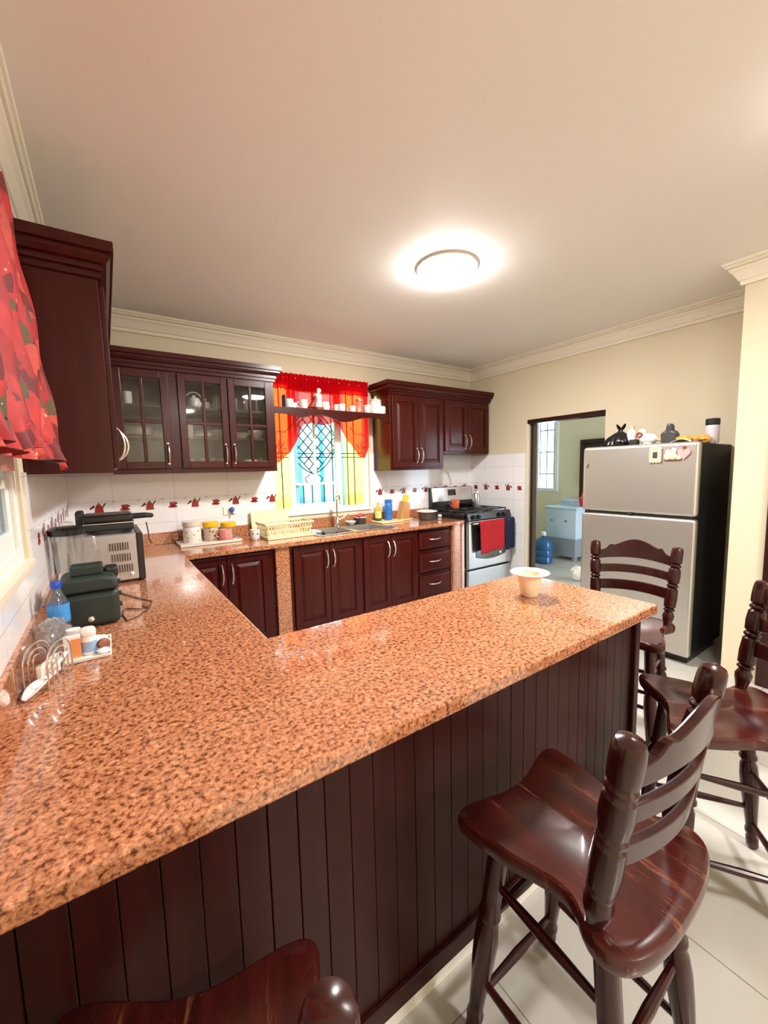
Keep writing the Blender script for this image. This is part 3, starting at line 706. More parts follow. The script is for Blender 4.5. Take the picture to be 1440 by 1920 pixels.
g = thing('tap', (2.19,-.135,CT+.007), 'tall chrome gooseneck tap behind the sink', 'tap')
MB().lathe([(.030,0),(.030,.012),(.022,.02),(.020,.09),(.016,.10)], (2.19,-.135,CT+.007), 20).build('base','chrome',g,world=True)
z0 = CT+.10; pts = [(2.19,-.135,z0),(2.19,-.135,z0+.18)]+[(2.19-.25*(.06-.06*math.cos(a)), -.135-(.06-.06*math.cos(a)), z0+.18+.06*math.sin(a)) for a in [PI*i/12 for i in range(1,13)]]
pts.append((pts[-1][0],pts[-1][1],pts[-1][2]-.03))
MB().tube(pts, .0105, 10).build('spout','chrome',g,world=True)
MB().tube([(2.205,-.14,CT+.075),(2.24,-.15,CT+.085),(2.31,-.165,CT+.135)], .009, 8, rad=[.011,.009,.007]).build('lever','chrome',g,world=True)
# ------------------------------------------------------------------ stove
SX0, SX1, SY, ST = 3.515, 4.245, -.665, .962
g = thing('gas_stove', ((SX0+SX1)/2,-.35,0), 'stainless and black gas stove standing in the corner', 'stove')
MB().box(SX0,SX1,SY+.03,-.03,.02,.90).build('body','black',g,world=True,bevel=.004)
MB().box(SX0,SX1,SY-.01,-.09,.90,ST-.012).build('cooktop','black',g,world=True,bevel=.008)
MB().prism([(SY-.035,.885),(SY+.03,.885),(SY+.03,ST),(SY-.012,ST)], SX0, SX1, 'yz').build('control_panel','black',g,world=True,bevel=.004)
for x in (3.60,3.68,4.03,4.11): MB().cyl((x,SY-.026,.925),(x,SY-.055,.918),.024,.021,18).box(x-.004,x+.004,SY-.064,SY-.05,.90,.938).build('knob','black',g,world=True,bevel=.002)
dr = MB().box(SX0+.004,SX1-.004,SY-.035,SY+.03,.335,.875).build('oven_door','steel',g,world=True,bevel=.006)
wp = [(3.635,.80),(3.635,.455)]+[(3.635+.505*i/12, .455-.035*math.sin(PI*i/12)) for i in range(1,12)]+[(4.14,.455),(4.14,.80)]
MB().prism(wp, SY-.040, SY-.030, 'xz').build('oven_window','ovenblack',dr,world=True)
MB().lathe([(.014,0),(.014,.004)], (4.04,SY-.040,.475), 16, axis=(0,-1,0)).build('badge','nickel',dr,world=True)
MB().tube([(SX0+.02,SY-.085,.855),(SX1-.02,SY-.085,.855)], .012, 12).cyl((SX0+.04,SY-.085,.855),(SX0+.04,SY-.03,.855),.009).cyl((SX1-.04,SY-.085,.855),(SX1-.04,SY-.03,.855),.009).build('door_handle','steel',dr,world=True)
MB().box(SX0+.004,SX1-.004,SY-.030,SY+.03,.07,.312).build('drawer','steel',g,world=True,bevel=.006)
MB().prism([(-.095,.955),(-.03,.955),(-.03,1.235),(-.055,1.235)], SX0+.004, SX1-.004, 'yz').build('backguard','black',g,world=True,bevel=.004)
bp_ = MB().prism([(-.0900,1.06),(-.075,1.06),(-.052,1.232),(-.0665,1.232)], SX0+.022, SX1-.02, 'yz').build('back_panel','nickel',g,world=True,bevel=.003)
MB().prism([(-.0855,1.13),(-.07,1.13),(-.06,1.205),(-.0752,1.205)], 3.80, 3.93, 'yz').build('display','ovenblack',bp_,world=True)
for bx in (3.70,4.06):
    for by in (-.24,-.50):
        MB().lathe([(.045,0),(.045,.010),(.032,.012),(.032,.018),(0.001,.02)], (bx,by,ST-.012), 18).build('burner','iron',g,world=True)
for x0, x1 in ((3.54,3.86),(3.90,4.22)):
    mb = MB(); z = ST+.026; r = .006
    for a, b in (((x0,-.63),(x1,-.63)),((x0,-.12),(x1,-.12)),((x0,-.63),(x0,-.12)),((x1,-.63),(x1,-.12)),((x0,-.375),(x1,-.375)),(((x0+x1)/2,-.63),((x0+x1)/2,-.12))):
        mb.box(min(a[0],b[0])-r,max(a[0],b[0])+r,min(a[1],b[1])-r,max(a[1],b[1])+r,z-.012,z)
    for x in (x0,x1):
        for y in (-.63,-.12): mb.box(x-r,x+r,y-r,y+r,ST-.012,z)
    mb.build('grate','iron',g,world=True,bevel=.002)
def towel(name, m, x0, x1, ztop, zb, y, label, skew=0.):
    def fn(u, v):
        yb = y-.006*math.sin(u*9)-.004*math.sin(u*21+v*3)
        if v < .2: # over the bar
            a = PI*(v/.2); return (x0+(x1-x0)*u, y+.016+.017*math.cos(PI-a)*-1 if 0 else y+.017-.017*(1-math.cos(a))+.0, ztop-.02+.017*math.sin(a))
        t = (v-.2)/.8
        zz = ztop-.02-(ztop-.02-zb-skew*u)*t
        return (x0+(x1-x0)*u+.012*t*math.sin(u*6)+.02*t, yb-.017+ .004*t*math.sin(u*14), zz)
    o = MB().grid(fn, 28, 24).build(name, m, None, solid=.007)
    return tag(o, label, 'towel')
towel('kitchen_towel','towelred',3.625,4.03,.878,.505,SY-.086,'red towel hanging over the oven door handle',.035)
towel('kitchen_towel','towelblue',4.04,4.215,.880,.50,SY-.084,'dark blue towel hanging at the right end of the oven door handle',.02)

# ------------------------------------------------------------------ fridge
FX, FY0, FY1, FZ = 3.60, -2.752, -1.935, 1.615
g = thing('refrigerator', (3.93,-2.34,0), 'tall two door stainless refrigerator with black sides', 'refrigerator')
MB().box(FX+.065,4.285,FY0+.012,FY1-.012,.055,FZ-.012).build('body','fridgeblack',g,world=True,bevel=.008)
MB().box(FX+.075,4.2,FY0+.03,FY1-.03,.0,.056).build('base_grille','blackmat',g,world=True)
MB().box(FX,FX+.062,FY0,FY1,1.090,FZ).build('freezer_door','fridge',g,world=True,bevel=.022,seg=4)
ld = MB().box(FX,FX+.062,FY0,FY1,.065,1.070).build('fridge_door','fridge',g,world=True,bevel=.018,seg=4)
MB().box(FX+.02,FX+.064,FY0+.02,FY1-.02,1.069,1.091).build('door_gasket','blackmat',g,world=True)
for y in (-1.975,-2.32): MB().box(FX+.004,FX+.03,y-.014,y+.014,1.071,1.089).build('hinge_cap','blackmat',g,world=True,bevel=.003)
MB().prism([(-1.972,1.445),(-1.980,1.445),(-1.990,1.475),(-1.982,1.475)], FX-.003, FX+.001, 'yz').build('badge','blackmat',g,world=True)
def magnet(name, mb, mats, label): tag(mb.build(name, mats, None, bevel=.0015), label, 'magnet')
mb = MB().box(FX-.012,FX-.0005,-2.522,-2.452,1.482,1.578,0).box(FX-.016,FX-.012,-2.502,-2.472,1.508,1.552,1)
for i in range(6):
    for y in (-2.522,-2.452): mb.sphere((FX-.008,y,1.488+.017*i),.009,8,0)
for i in range(4):
    for z in (1.480,1.580): mb.sphere((FX-.008,-2.515+.019*i,z),.009,8,0)
magnet('fridge_magnet', mb, ['magwhite','stone'], 'small cream photo frame magnet high on the freezer door')
mb = MB()
for y, z, r in ((-2.565,1.515,.026),(-2.600,1.520,.028),(-2.635,1.505,.018)): mb.sphere((FX-.008,y,z),r,12,0,(.3,1,1))
for y, z, r in ((-2.568,1.548,.018),(-2.604,1.556,.019)): mb.sphere((FX-.009,y,z),r,12,1,(.35,1,1))
mb.box(FX-.012,FX-.0005,-2.645,-2.545,1.488,1.497,2)
magnet('fridge_magnet', mb, ['magwhite','porc','brown'], 'white animal figures magnet between the frame and the heart on the freezer')
hp = []
for i in range(24):
    a = 2*PI*i/24; hp.append((-2.665+.040*math.sin(a)**3*1.0, 1.535+.0027*(13*math.cos(a)-5*math.cos(2*a)-2*math.cos(3*a)-math.cos(4*a))))
mb = MB().prism(hp, FX-.012, FX-.0005, 'yz', 0).box(FX-.014,FX-.004,-2.672,-2.658,1.568,1.585,1)
magnet('fridge_magnet', mb, ['magpink','brown'], 'pink heart magnet nearest the edge of the freezer door')

# things on the fridge
TZ = FZ-.010
def sackp(u, v):
    a = 2*PI*u; prf = [(.0,.080),(.12,.098),(.35,.092),(.6,.066),(.8,.036),(.9,.016),(1.,.013)]
    r = interp_(prf, v)*(1+.10*math.sin(5*a+v*4)+.05*math.sin(13*a+2))
    return (3.86+.85*r*math.cos(a), -2.075-.035*v+1.25*r*math.sin(a), TZ+.003+.148*v)
def interp_(tab, x):
    for (a,p),(b,q) in zip(tab[:-1],tab[1:]):
        if a <= x <= b: return p+(q-p)*(x-a)/(b-a)
    return tab[-1][1]
mb = MB().grid(sackp, 60, 22)
for s_ in (-1,1): mb.grid(lambda u,v: (3.86+.010*math.sin(6*u), -2.112+s_*(.004+.030*v)+(u-.5)*.034*math.sin(PI*min(1,.2+v*.75)), TZ+.145+.055*v), 6, 6)
tag(mb.build('garbage_bag','bag'), 'knotted black plastic bag on top of the fridge', 'bag')
g = thing('white_bottle', (3.87,-2.195,TZ), 'white plastic bottle standing behind the black bag on the fridge', 'bottle')
MB().lathe([(.035,0),(.036,.02),(.036,.125),(.026,.145)], n=20).build('body','porc',g); MB().lathe([(.02,.145),(.02,.175),(.012,.178)], n=14).build('cap','figskin',g)
tag(MB().box(3.80,3.86,-2.262,-2.205,TZ,TZ+.062).build('small_box','blackmat',bevel=.004), 'small black box between white bottle and bird figurine on the fridge', 'box')
g = thing('bird_figurine', (3.86,-2.325,TZ), 'white bird figurine with a red ring on top of the fridge', 'figurine')
MB().sphere((0,0,.06),.055,16,0,(.8,1.25,.85)).sphere((0,.045,.115),.032,14,0).lathe([(.03,0),(.04,.02),(.02,.06)],(0,0,0),14,0).build('body','porc',g)
MB().tube([(0,-.04,.07),(0,-.085,.045),(0,-.105,.04)], .01, 8, rad=[.02,.012,.006]).build('tail','figskin',g)
MB().tube(arc((.055,.095),.018,0,2*PI,16,'yz',-.03)[:-1], .006, 8, closed=True).build('ring','figred',g)
g = thing('bust_figurine', (3.86,-2.475,TZ), 'dark stone torso figurine on top of the fridge', 'figurine')
MB().prism([(-.052,0),(.052,0),(.055,.06),(.058,.085),(.045,.105),(.024,.112),(.022,.135),(.018,.165),(-.018,.165),(-.022,.135),(-.024,.112),(-.045,.105),(-.058,.085),(-.055,.06)], -.03, .03, 'yz').build('torso','stone',g,bevel=.014,seg=3)
MB().box(-.034,.034,-.048,.048,-.0,.014).build('plinth','brown',g,bevel=.002)
tag(MB().grid(lambda u,v:(3.70+.12*v,-2.665+.13*u,TZ+.012+.02*u*(1-u)*2+.012*math.sin(v*5+u*3)), 10, 8).build('paper_sheet','paper',solid=.001), 'curled white paper lying between bust figurine and yellow packets on the fridge', 'paper')
for i, (y, l, w_, lab) in enumerate(((-2.585,.10,.075,'yellow and red crumpled packet next to the dark bust on the fridge'),(-2.685,.11,.08,'yellow crumpled packet in front of the spray can on the fridge'))):
    mb = MB().sphere((3.82+.02*i,y,TZ+.034),.05,18,0,(1.2,1.15,.62),.16,11+i)
    for p in mb.v: p.z = max(p.z, TZ+.003)
    tag(mb.build('snack_packet','cloth'), lab, 'packet')
g = thing('spray_can', (3.94,-2.715,TZ), 'lavender can with a black cap at the right end of the fridge top', 'can')
MB().lathe([(.041,0),(.043,.006),(.043,.125),(.040,.132)], n=24).build('body','lav',g); MB().lathe([(.041,.132),(.043,.136),(.043,.175),(.038,.18)], n=24).build('cap','blackmat',g)

# ------------------------------------------------------------------ bar stools
def seat_outline(n=72):
    half = [(0,.180),(.05,.186),(.10,.200),(.15,.212),(.185,.212),(.202,.198),(.204,.17),(.198,.12),(.186,.06),(.170,.010),(.160,-.03),(.166,-.072),(.188,-.10),(.203,-.128),(.201,-.158),(.178,-.184),(.132,-.201),(.068,-.210),(0,-.212)]
    full = half+[(-x,y) for x,y in reversed(half[1:-1])]
    # closed catmull-rom
    out = []; k = len(full)
    for i in range(k):
        p = [Vector(full[(i+j-1) % k]) for j in range(4)]
        for t in (0,.34,.67): 
            out.append(.5*((2*p[1])+(-p[0]+p[2])*t+(2*p[0]-5*p[1]+4*p[2]-p[3])*t*t+(-p[0]+3*p[1]-3*p[2]+p[3])*t**3))
    return out
def make_stool(loc, rz, label):
    g = thing('bar_stool', loc, label, 'stool', rz, 'dark wooden ladder back bar stools')
    SZ = .632; ol = seat_outline(); n = len(ol); rings = []
    def dish(x, y): # saddle dip in the top
        return -.012*math.exp(-((abs(x)-.085)/.065)**2-((y-.03)/.10)**2)
    for s, dz in ((.93,-.044),(.985,-.038),(1.,-.026),(1.,-.014),(.985,-.005),(.95,0),(.85,0),(.7,0),(.5,0),(.3,0),(.12,0)):
        rings.append([(p.x*s, p.y*s-.0*(1-s), SZ+dz+(dish(p.x*s,p.y*s) if dz > -.02 else 0)) for p in ol])
    mb = MB(); vs = [v for r in rings for v in r]; fs = []
    for j in range(len(rings)-1):
        for i in range(n): fs.append((j*n+i, j*n+(i+1)%n, (j+1)*n+(i+1)%n, (j+1)*n+i))
    k = len(vs); vs.append((0,0,SZ)); vs.append((0,0,SZ-.044))
    fs += [((len(rings)-1)*n+i, (len(rings)-1)*n+(i+1)%n, k) for i in range(n)]+[((i+1)%n, i, k+1) for i in range(n)]
    mb.add(vs, fs, 0, True).build('seat','wood_seat',g)
    # turned back posts
    prof = [(.019,0),(.021,.02),(.029,.045),(.031,.062),(.023,.078),(.022,.082),(.030,.088),(.030,.094),(.022,.100),(.031,.106),(.0335,.15),(.031,.198),(.023,.205),(.031,.212),(.031,.218),(.023,.225),(.031,.232),(.034,.265),(.031,.300),(.023,.308),(.031,.315),(.031,.321),(.023,.328),(.031,.335),(.0325,.355),(.032,.385),(.030,.402),(.026,.410),(.012,.416),(.002,.417)]
    base = lambda s: Vector((s*.170,-.112,SZ-.01)); tp = lambda s: Vector((s*.195,-.172,SZ+.405))
    for s in (-1,1):
        d = tp(s)-base(s); f = d.length/.417
        MB().lathe([(r*.84,z*f) for r,z in prof], base(s), 20, axis=d).build('back_post','wood_stool',g)
    def at(s, z): # point on a post at height z
        t = (z-base(s).z)/(tp(s).z-base(s).z); return base(s).lerp(tp(s), t)
    def rail(zlo, zhi, th=.016):
        """zlo, zhi: functions of u in -1..1; bowed backwards"""
        vs = []; N = 48
        for i in range(N+1):
            u = -1+2*i/N; bow = -.044*(1-u*u)
            for z, dy in ((zlo(u),-th/2),(zlo(u),th/2),(zhi(u),th/2),(zhi(u),-th/2)):
                q = at(-1,z).lerp(at(1,z),(u+1)/2); vs.append((q.x, q.y+bow+dy, z))
        fs = [(i*4+j,(i+1)*4+j,(i+1)*4+(j+1)%4,i*4+(j+1)%4) for i in range(N) for j in range(4)]+[(3,2,1,0),(N*4,N*4+1,N*4+2,N*4+3)]
        return MB().add(vs, fs, 0, False)
    def crest(u):
        a = abs(u); z = SZ+.362+.0
        if a < .56: return SZ+.381+.038*math.cos(a/.56*PI/2)**1.3
        if a < .66: return SZ+.381+.004*math.sin((a-.56)/.10*PI)
        if a < .72: return SZ+.381-.018*(a-.66)/.06
        return SZ+.363-.024*((a-.72)/.28)**.8
    rail(lambda u: SZ+.298+.020*(1-u*u), crest, .018).build('crest_rail','wood_stool',g,bevel=.004)
    rail(lambda u: SZ+.222+.012*(1-u*u), lambda u: SZ+.266+.012*(1-u*u)).build('back_rail','wood_stool',g,bevel=.004)
    rail(lambda u: SZ+.128+.010*(1-u*u), lambda u: SZ+.182+.010*(1-u*u)).build('back_rail','wood_stool',g,bevel=.004)
    # turned splayed legs
    lp = [(.013,0),(.019,.012),(.0195,.045),(.0145,.055),(.0145,.060),(.021,.068),(.021,.080),(.017,.088),(.019,.12),(.027,.24),(.029,.30),(.026,.345),(.020,.362),(.020,.368),(.027,.376),(.027,.384),(.022,.392),(.0235,.45),(.0235,.60)]
    feet = {}; topp = {}
    for sx in (-1,1):
        for sy, fy in ((1,.185),(-1,-.185)):
            f = Vector((sx*.172,fy,0)); t = Vector((sx*.135,.125 if sy > 0 else -.115,SZ-.03)); d = t-f; k = d.length/.60
            MB().lathe([(r,z*k) for r,z in lp], f, 18, axis=d).build('leg','wood_stool',g)
            feet[(sx,sy)] = f; topp[(sx,sy)] = t
    P = lambda sx, sy, z: feet[(sx,sy)].lerp(topp[(sx,sy)], z/(SZ-.03))
    def st(a, b): MB().tube([a, a.lerp(b,.5), b], .010, 10, rad=[.008,.0125,.008]).build('stretcher','wood_stool',g)
    for sx in (-1,1):
        st(P(sx,1,.47), P(sx,-1,.44)); st(P(sx,1,.19), P(sx,-1,.17))
    st(P(-1,1,.36), P(1,1,.36)); st(P(-1,1,.12), P(1,1,.12)); st(P(-1,-1,.33), P(1,-1,.33)); st(P(-1,-1,.11), P(1,-1,.11))
    return g
def face(fx, fy): return math.atan2(-fx, fy)   # local +y -> (fx, fy)
s1 = make_stool((1.100,-3.374,0), face(-.02,1), 'bar stool with a worn red brown seat seen from behind in the foreground')
copy_thing(s1, (1.935,-3.402,0), face(-.6,.8), 'bar stool cut by the right picture edge, facing the end of the bar')
copy_thing(s1, (2.45,-2.835,0), face(-.974,-.227), 'bar stool in front of the refrigerator, its ladder back towards the fridge')
copy_thing(s1, (.245,-3.336,0), face(.34,.94), 'bar stool at the bottom picture edge, nearest the left wall')

# ------------------------------------------------------------------ ceiling lamps
def lamp(loc, label):
    g = thing('ceiling_lamp', loc, label, 'lamp', group='round ceiling lamps')
    MB().lathe([(.184,0),(.187,-.003),(.187,-.014),(.183,-.016)], n=48).build('base_ring','lampring',g)
    prof = [(.183,-.014)]+[(.183*math.cos(a)**.7, -.015-.026*math.sin(a)) for a in [PI/2*i/8 for i in range(1,8)]]+[(.002,-.0412)]
    MB().lathe(prof, n=48, caps=False).build('diffuser','lamp',g)
    return g
l1 = lamp((2.11,-1.87,H), 'lit round flush lamp in the middle of the kitchen ceiling')
copy_thing(l1, (1.6,-5.6,H), 0, 'added unseen fill lamp on the ceiling farthest from the sink wall')  # extra lamp out of view, added to fill the room with light
l2 = copy_thing(l1, (2.36,-3.60,H), 0, 'lit round flush lamp on the ceiling above the bar stools')
for ch in l2.children:
    if ch.name.startswith('diffuser'): ch.data = ch.data.copy(); ch.data.materials[0] = M['lamp_dim']
# ------------------------------------------------------------------ curtains
def interp(tab, x):
    for (a,p),(b,q) in zip(tab[:-1],tab[1:]):
        if a <= x <= b: return p+(q-p)*(x-a)/(b-a)
    return tab[0][1] if x < tab[0][0] else tab[-1][1]
g = thing('sheer_curtain', (2.13,-.04,2.39), 'red sheer valance with swags hanging in the sink window', 'curtain')
hem = [(1.53,1.60),(1.63,1.555),(1.75,1.66),(1.84,1.79),(1.90,1.93),(2.0,1.955),(2.12,1.93),(2.25,1.975),(2.31,1.93),(2.40,1.78),(2.54,1.62),(2.60,1.60),(2.66,1.72),(2.735,1.95)]
def fold(x, z): return -.040+.010*math.sin(x*38)+.005*math.sin(x*83+z*4)
MB().grid(lambda u,v:(1.60+1.065*u, fold(1.60+1.065*u,v), 2.26+(interp(hem,1.60+1.065*u)-2.26)*v), 150, 30).build('swag','sheer',g,world=True)
MB().grid(lambda u,v:(1.595+1.075*u, -.043+.012*math.sin(u*170)*(.4+v*.6)+.004*math.sin(u*57), 2.412-.155*v+.003*math.sin(u*140)*(1-v)), 260, 10).build('gathered_heading','sheer2',g,world=True)
MB().cyl((1.585,-.028,2.372),(2.68,-.028,2.372),.007).build('rod','white',g,world=True)
mb = MB()
for x0, sgn in ((1.64,1),(2.56,-1)):
    for pts in ([(-.08,1.78),(-.05,1.83),(0,1.86),(.06,1.85),(.10,1.88),(.14,1.93)],[(-.06,1.70),(-.02,1.72),(.02,1.76),(.01,1.70),(.05,1.73)],[(-.03,1.64),(.0,1.67),(.03,1.66),(.05,1.70),(.08,1.70)],[(0,1.66),(0,1.78)],[(.02,1.70),(.06,1.76)],[(-.02,1.70),(-.06,1.76)]):
        mb.tube([(x0+sgn*a, fold(x0+sgn*a,0)-.006, z) for a,z in pts], .0035, 6)
mb.build('embroidery','embroid',g,world=True)
g = thing('floral_curtain', (.06,-2.7,2.45), 'red floral curtain with leaves hanging in the left window', 'curtain')
def fc(u, v, x0=.045, x1=.115, amp=.030, z0=2.45, zb=lambda u:1.52, ph=0.):
    y = -1.925-1.55*u
    x = x0+(x1-x0)*v-.03*u*v+amp*(.35+.65*v)*math.sin(u*46+ph+1.2*math.sin(v*3))*.7+.006*math.sin(u*21+v*17)
    z = z0+(zb(u)-z0)*v
    return (max(x,.024), y+.02*math.sin(v*7+u*9)*v, z)
MB().grid(lambda u,v: fc(u,v,zb=lambda u:1.575-.030*math.exp(-(u/.05)**2)+.012*math.sin(u*33)), 120, 40).build('drape','floral',g,world=True)
def ruff(u, v):
    x, y, z = fc(u,1.,zb=lambda u:1.575-.030*math.exp(-(u/.05)**2)+.012*math.sin(u*33))
    return (x+.016*v*math.sin(u*150)+.006*v, y, z+.012-.062*v)
MB().grid(ruff, 220, 6).build('ruffle','floral',g,world=True)
MB().grid(lambda u,v:(.026+.012*math.sin(u*40), -2.2-1.25*u, 2.44+(1.49-2.44)*v), 60, 10).build('lining','lining',g,world=True)
MB().cyl((.045,-1.90,2.44),(.045,-3.6,2.44),.011).build('rod','white',g,world=True)

# ------------------------------------------------------------------ crockery helpers
def cup(loc, r, h, m, label, name='mug', hd=0., handle=True, group=None, cat='cup'):
    g = thing(name, loc, label, cat, hd, group)
    MB().lathe([(r*.78,0),(r*.86,.004),(r,h*.5),(r,h),(r-.004,h),(r-.005,h*.5),(r*.72,.008),(.001,.007)], n=22, caps=False).build('cup_body',m,g)
    if handle: MB().tube(arc((r-.002,h*.52),h*.28,-PI/2*.95,PI/2*.95,10), .0045, 8).build('handle',m,g)
    return g
def plates(loc, r, n, label):
    mb = MB(); 
    for i in range(n): mb.lathe([(r*.55,i*.009),(r*.62,i*.009+.001),(r,i*.009+.014),(r-.003,i*.009+.017),(r*.6,i*.009+.005),(.001,i*.009+.005)], n=28, caps=False)
    return mb
SHY = 2.0485
tag(MB().box(1.632,1.640,-.285,-.205,SHY,SHY+.115).box(1.640,1.646,-.28,-.21,SHY+.008,SHY+.107).build('photo_frame','blackmat'), 'small dark frame at the left end of the display shelf', 'frame')
grp = 'crockery on the display shelf'
cup((1.700,-.20,SHY), .043,.088,'porc','wide white cup next to the dark frame on the display shelf',hd=2.5,group=grp)
cup((1.762,-.16,SHY), .030,.065,'porc','small white cup behind the wide white cup on the display shelf',hd=1.5,group=grp)
cup((1.845,-.20,SHY), .039,.095,'porc','white mug left of the red figurine on the display shelf',hd=2.9,group=grp)
g = thing('figurine', (1.995,-.20,SHY), 'white figurine in a red cloak standing on the display shelf', 'figurine')
MB().lathe([(.048,0),(.048,.03),(.036,.034)], n=20).build('plinth','brown',g)
MB().lathe([(.036,.034),(.045,.06),(.036,.10),(.043,.135),(.030,.16),(.014,.17),(.002,.172)], n=20).sphere((.012,0,.192),.024,14).build('body','porc',g)
MB().prism([(-.105,.022),(-.05,.025),(-.018,.075),(-.010,.150),(-.035,.140),(-.055,.095)], -.03,.03).build('cloak','figred',g,bevel=.01)
cup((2.075,-.20,SHY), .036,.090,'porc','white mug just right of the red figurine on the display shelf',hd=.4,group=grp)
cup((2.205,-.17,SHY), .027,.078,'jarwhite','narrow dark patterned cup left of the white mug on the display shelf',hd=3,handle=False,group=grp)
cup((2.252,-.20,SHY), .037,.082,'porc','white mug beside the narrow patterned cup on the display shelf',hd=.5,group=grp)
cup((2.375,-.20,SHY), .034,.072,'porc','white mug left of the glass canister on the display shelf',hd=2.8,group=grp)
g = thing('glass_canister', (2.47,-.18,SHY), 'tall clear glass canister on the display shelf', 'canister')
MB().lathe([(.042,0),(.044,.006),(.044,.12),(.036,.128),(.034,.128),(.041,.118),(.041,.008),(.001,.006)], n=22, caps=False).build('jar','thickglass',g); MB().lathe([(.038,.128),(.040,.134),(.040,.144),(.01,.15),(.01,.16),(.002,.162)], n=20).build('lid','nickel',g)
cup((2.545,-.21,SHY), .037,.090,'porc','white mug right of the glass canister on the display shelf',hd=.2,group=grp)
g = thing('lidded_jar', (2.645,-.215,SHY), 'large white lidded jar at the right end of the display shelf', 'jar')
MB().lathe([(.058,0),(.062,.008),(.062,.125),(.056,.133)], n=28).build('body','porc',g); MB().lathe([(.062,.134),(.064,.142),(.05,.155),(.014,.162),(.012,.175),(.016,.182),(.002,.186)], n=24).build('lid','porc',g)
cup((2.690,-.262,SHY), .041,.078,'porc','small white mug with its handle to the right in front of the lidded jar',hd=.0,group=grp)

# crockery behind the cabinet glass
s0, s1, s2 = ZB+.019, 1.766, 1.996
grp = 'crockery behind the cabinet glass'
cup((.435,-.19,s2), .032,.10,'porc','white cup on the top shelf behind the left glass door',handle=False,group=grp)
tag(plates((0,0,0),.12,7,'').build('plate_stack','porc'), 'stack of white plates behind the left glass door', 'plates', grp).location = (.485,-.17,s1)
tag(plates((0,0,0),.075,4,'').build('bowl_stack','porc'), 'small stack of saucers beside the plates behind the left glass door', 'saucers', grp).location = (.62,-.15,s1)
g = thing('teapot', (.895,-.19,s2), 'white teapot on the top shelf behind the middle glass door', 'teapot', group=grp)
MB().lathe([(.03,0),(.05,.02),(.055,.05),(.04,.085),(.015,.095),(.012,.11),(.002,.112)], n=22).build('pot','porc',g); MB().tube([(.045,0,.04),(.075,0,.06),(.09,0,.09)], .009, 8).build('spout','porc',g); MB().tube(arc((0,.075),.06,.15*PI,.85*PI,10), .004, 8).build('handle','porc',g)
cup((.985,-.18,s2), .034,.062,'porc','white cup beside the teapot behind the middle glass door',hd=.4,group=grp)
tag(MB().lathe([(.045,0),(.047,.01),(.047,.12),(.044,.12),(.044,.01),(.001,.008)],n=22,caps=False).build('glass_jar','thickglass'), 'tall clear jar on the top shelf behind the middle glass door', 'jar', grp).location = (1.075,-.18,s2)
tag(MB().lathe([(.022,0),(.024,.004),(.026,.11),(.02,.115)],n=18).build('tumbler','porc'), 'slim white tumbler on the middle shelf behind the middle glass door', 'cup', grp).location = (.845,-.2,s1)
tag(plates((0,0,0),.085,5,'').build('plate_stack','porc'), 'stack of plates behind the middle glass door', 'plates', grp).location = (.95,-.17,s1)
def bowl(loc, r, h, label): 
    o = MB().lathe([(r*.4,0),(r*.45,.004),(r*.85,h*.6),(r,h),(r-.004,h),(r*.8,h*.6),(r*.4,.008),(.001,.007)], n=24, caps=False).build('bowl','porc'); o.location = loc; return tag(o, label, 'bowl', grp)
bowl((1.075,-.17,s1), .07,.07,'deep bowl on the middle shelf behind the middle glass door')
def tumb(loc, label, h=.10, r=.032):
    o = MB().lathe([(r*.8,0),(r*.85,.004),(r,h),(r-.002,h),(r*.78,.008),(.001,.007)], n=18, caps=False).build('drinking_glass','thickglass'); o.location = loc; return tag(o, label, 'glass', grp)
for x, lab in ((.855,'clear glass at the lower left behind the middle glass door'),(.93,'clear glass second from the left on the bottom behind the middle glass door'),(1.01,'clear glass third from the left on the bottom behind the middle glass door'),(1.09,'clear glass at the lower right behind the middle glass door')): tumb((x,-.19,s0), lab)
for x, lab in ((1.225,'clear glass at the left of the top shelf behind the right glass door'),(1.31,'clear glass in the middle of the top shelf behind the right glass door'),(1.40,'clear glass at the right of the top shelf behind the right glass door')): tumb((x,-.19,s2), lab, .115)
bowl((1.255,-.17,s1), .075,.05,'shallow bowl at the left of the middle shelf behind the right glass door')
bowl((1.395,-.17,s1), .075,.075,'wide bowl at the right of the middle shelf behind the right glass door')
cup((1.235,-.19,s0), .038,.06,'porc','white cup on the bottom behind the right glass door',hd=.3,group=grp)
bowl((1.33,-.17,s0), .06,.085,'white bowl on the bottom behind the right glass door')
tumb((1.42,-.19,s0), 'clear glass on the bottom behind the right glass door')

# ------------------------------------------------------------------ worktop beside the sink
Z = CT+.001
tag(MB().box(.70,1.175,-.33,-.055,Z,Z+.014).box(.70,1.175,-.33,-.318,Z+.013,Z+.022).box(.70,1.175,-.067,-.055,Z+.013,Z+.022).box(.70,.712,-.33,-.055,Z+.013,Z+.022).box(1.163,1.175,-.33,-.055,Z+.013,Z+.022).build('serving_tray','tray',bevel=.004), 'pale rectangular tray under the storage jars', 'tray')
J = Z+.0145
def storage(name, x, y, r, h, lh, mb_, ml, label):
    g = thing(name, (x,y,J), label, 'jar')
    MB().lathe([(r*.96,0),(r,.006),(r,h-.012),(r*.9,h)], n=28).build('jar_body',mb_,g); MB().lathe([(r*1.02,h),(r*1.04,h+.004),(r*1.04,h+lh-.005),(r*.97,h+lh)], n=28).build('lid',ml,g)
storage('storage_jar', .815,-.165, .070,.135,.042,'jarwhite','tray','tall printed white jar with a white lid on the tray')
storage('storage_jar', .962,-.165, .063,.115,.044,'jarbeige','yellow','beige jar with a yellow lid in the middle of the tray')
storage('storage_jar', 1.112,-.135, .062,.098,.040,'thickglass','yellow','clear jar with a yellow lid behind the pink mug')
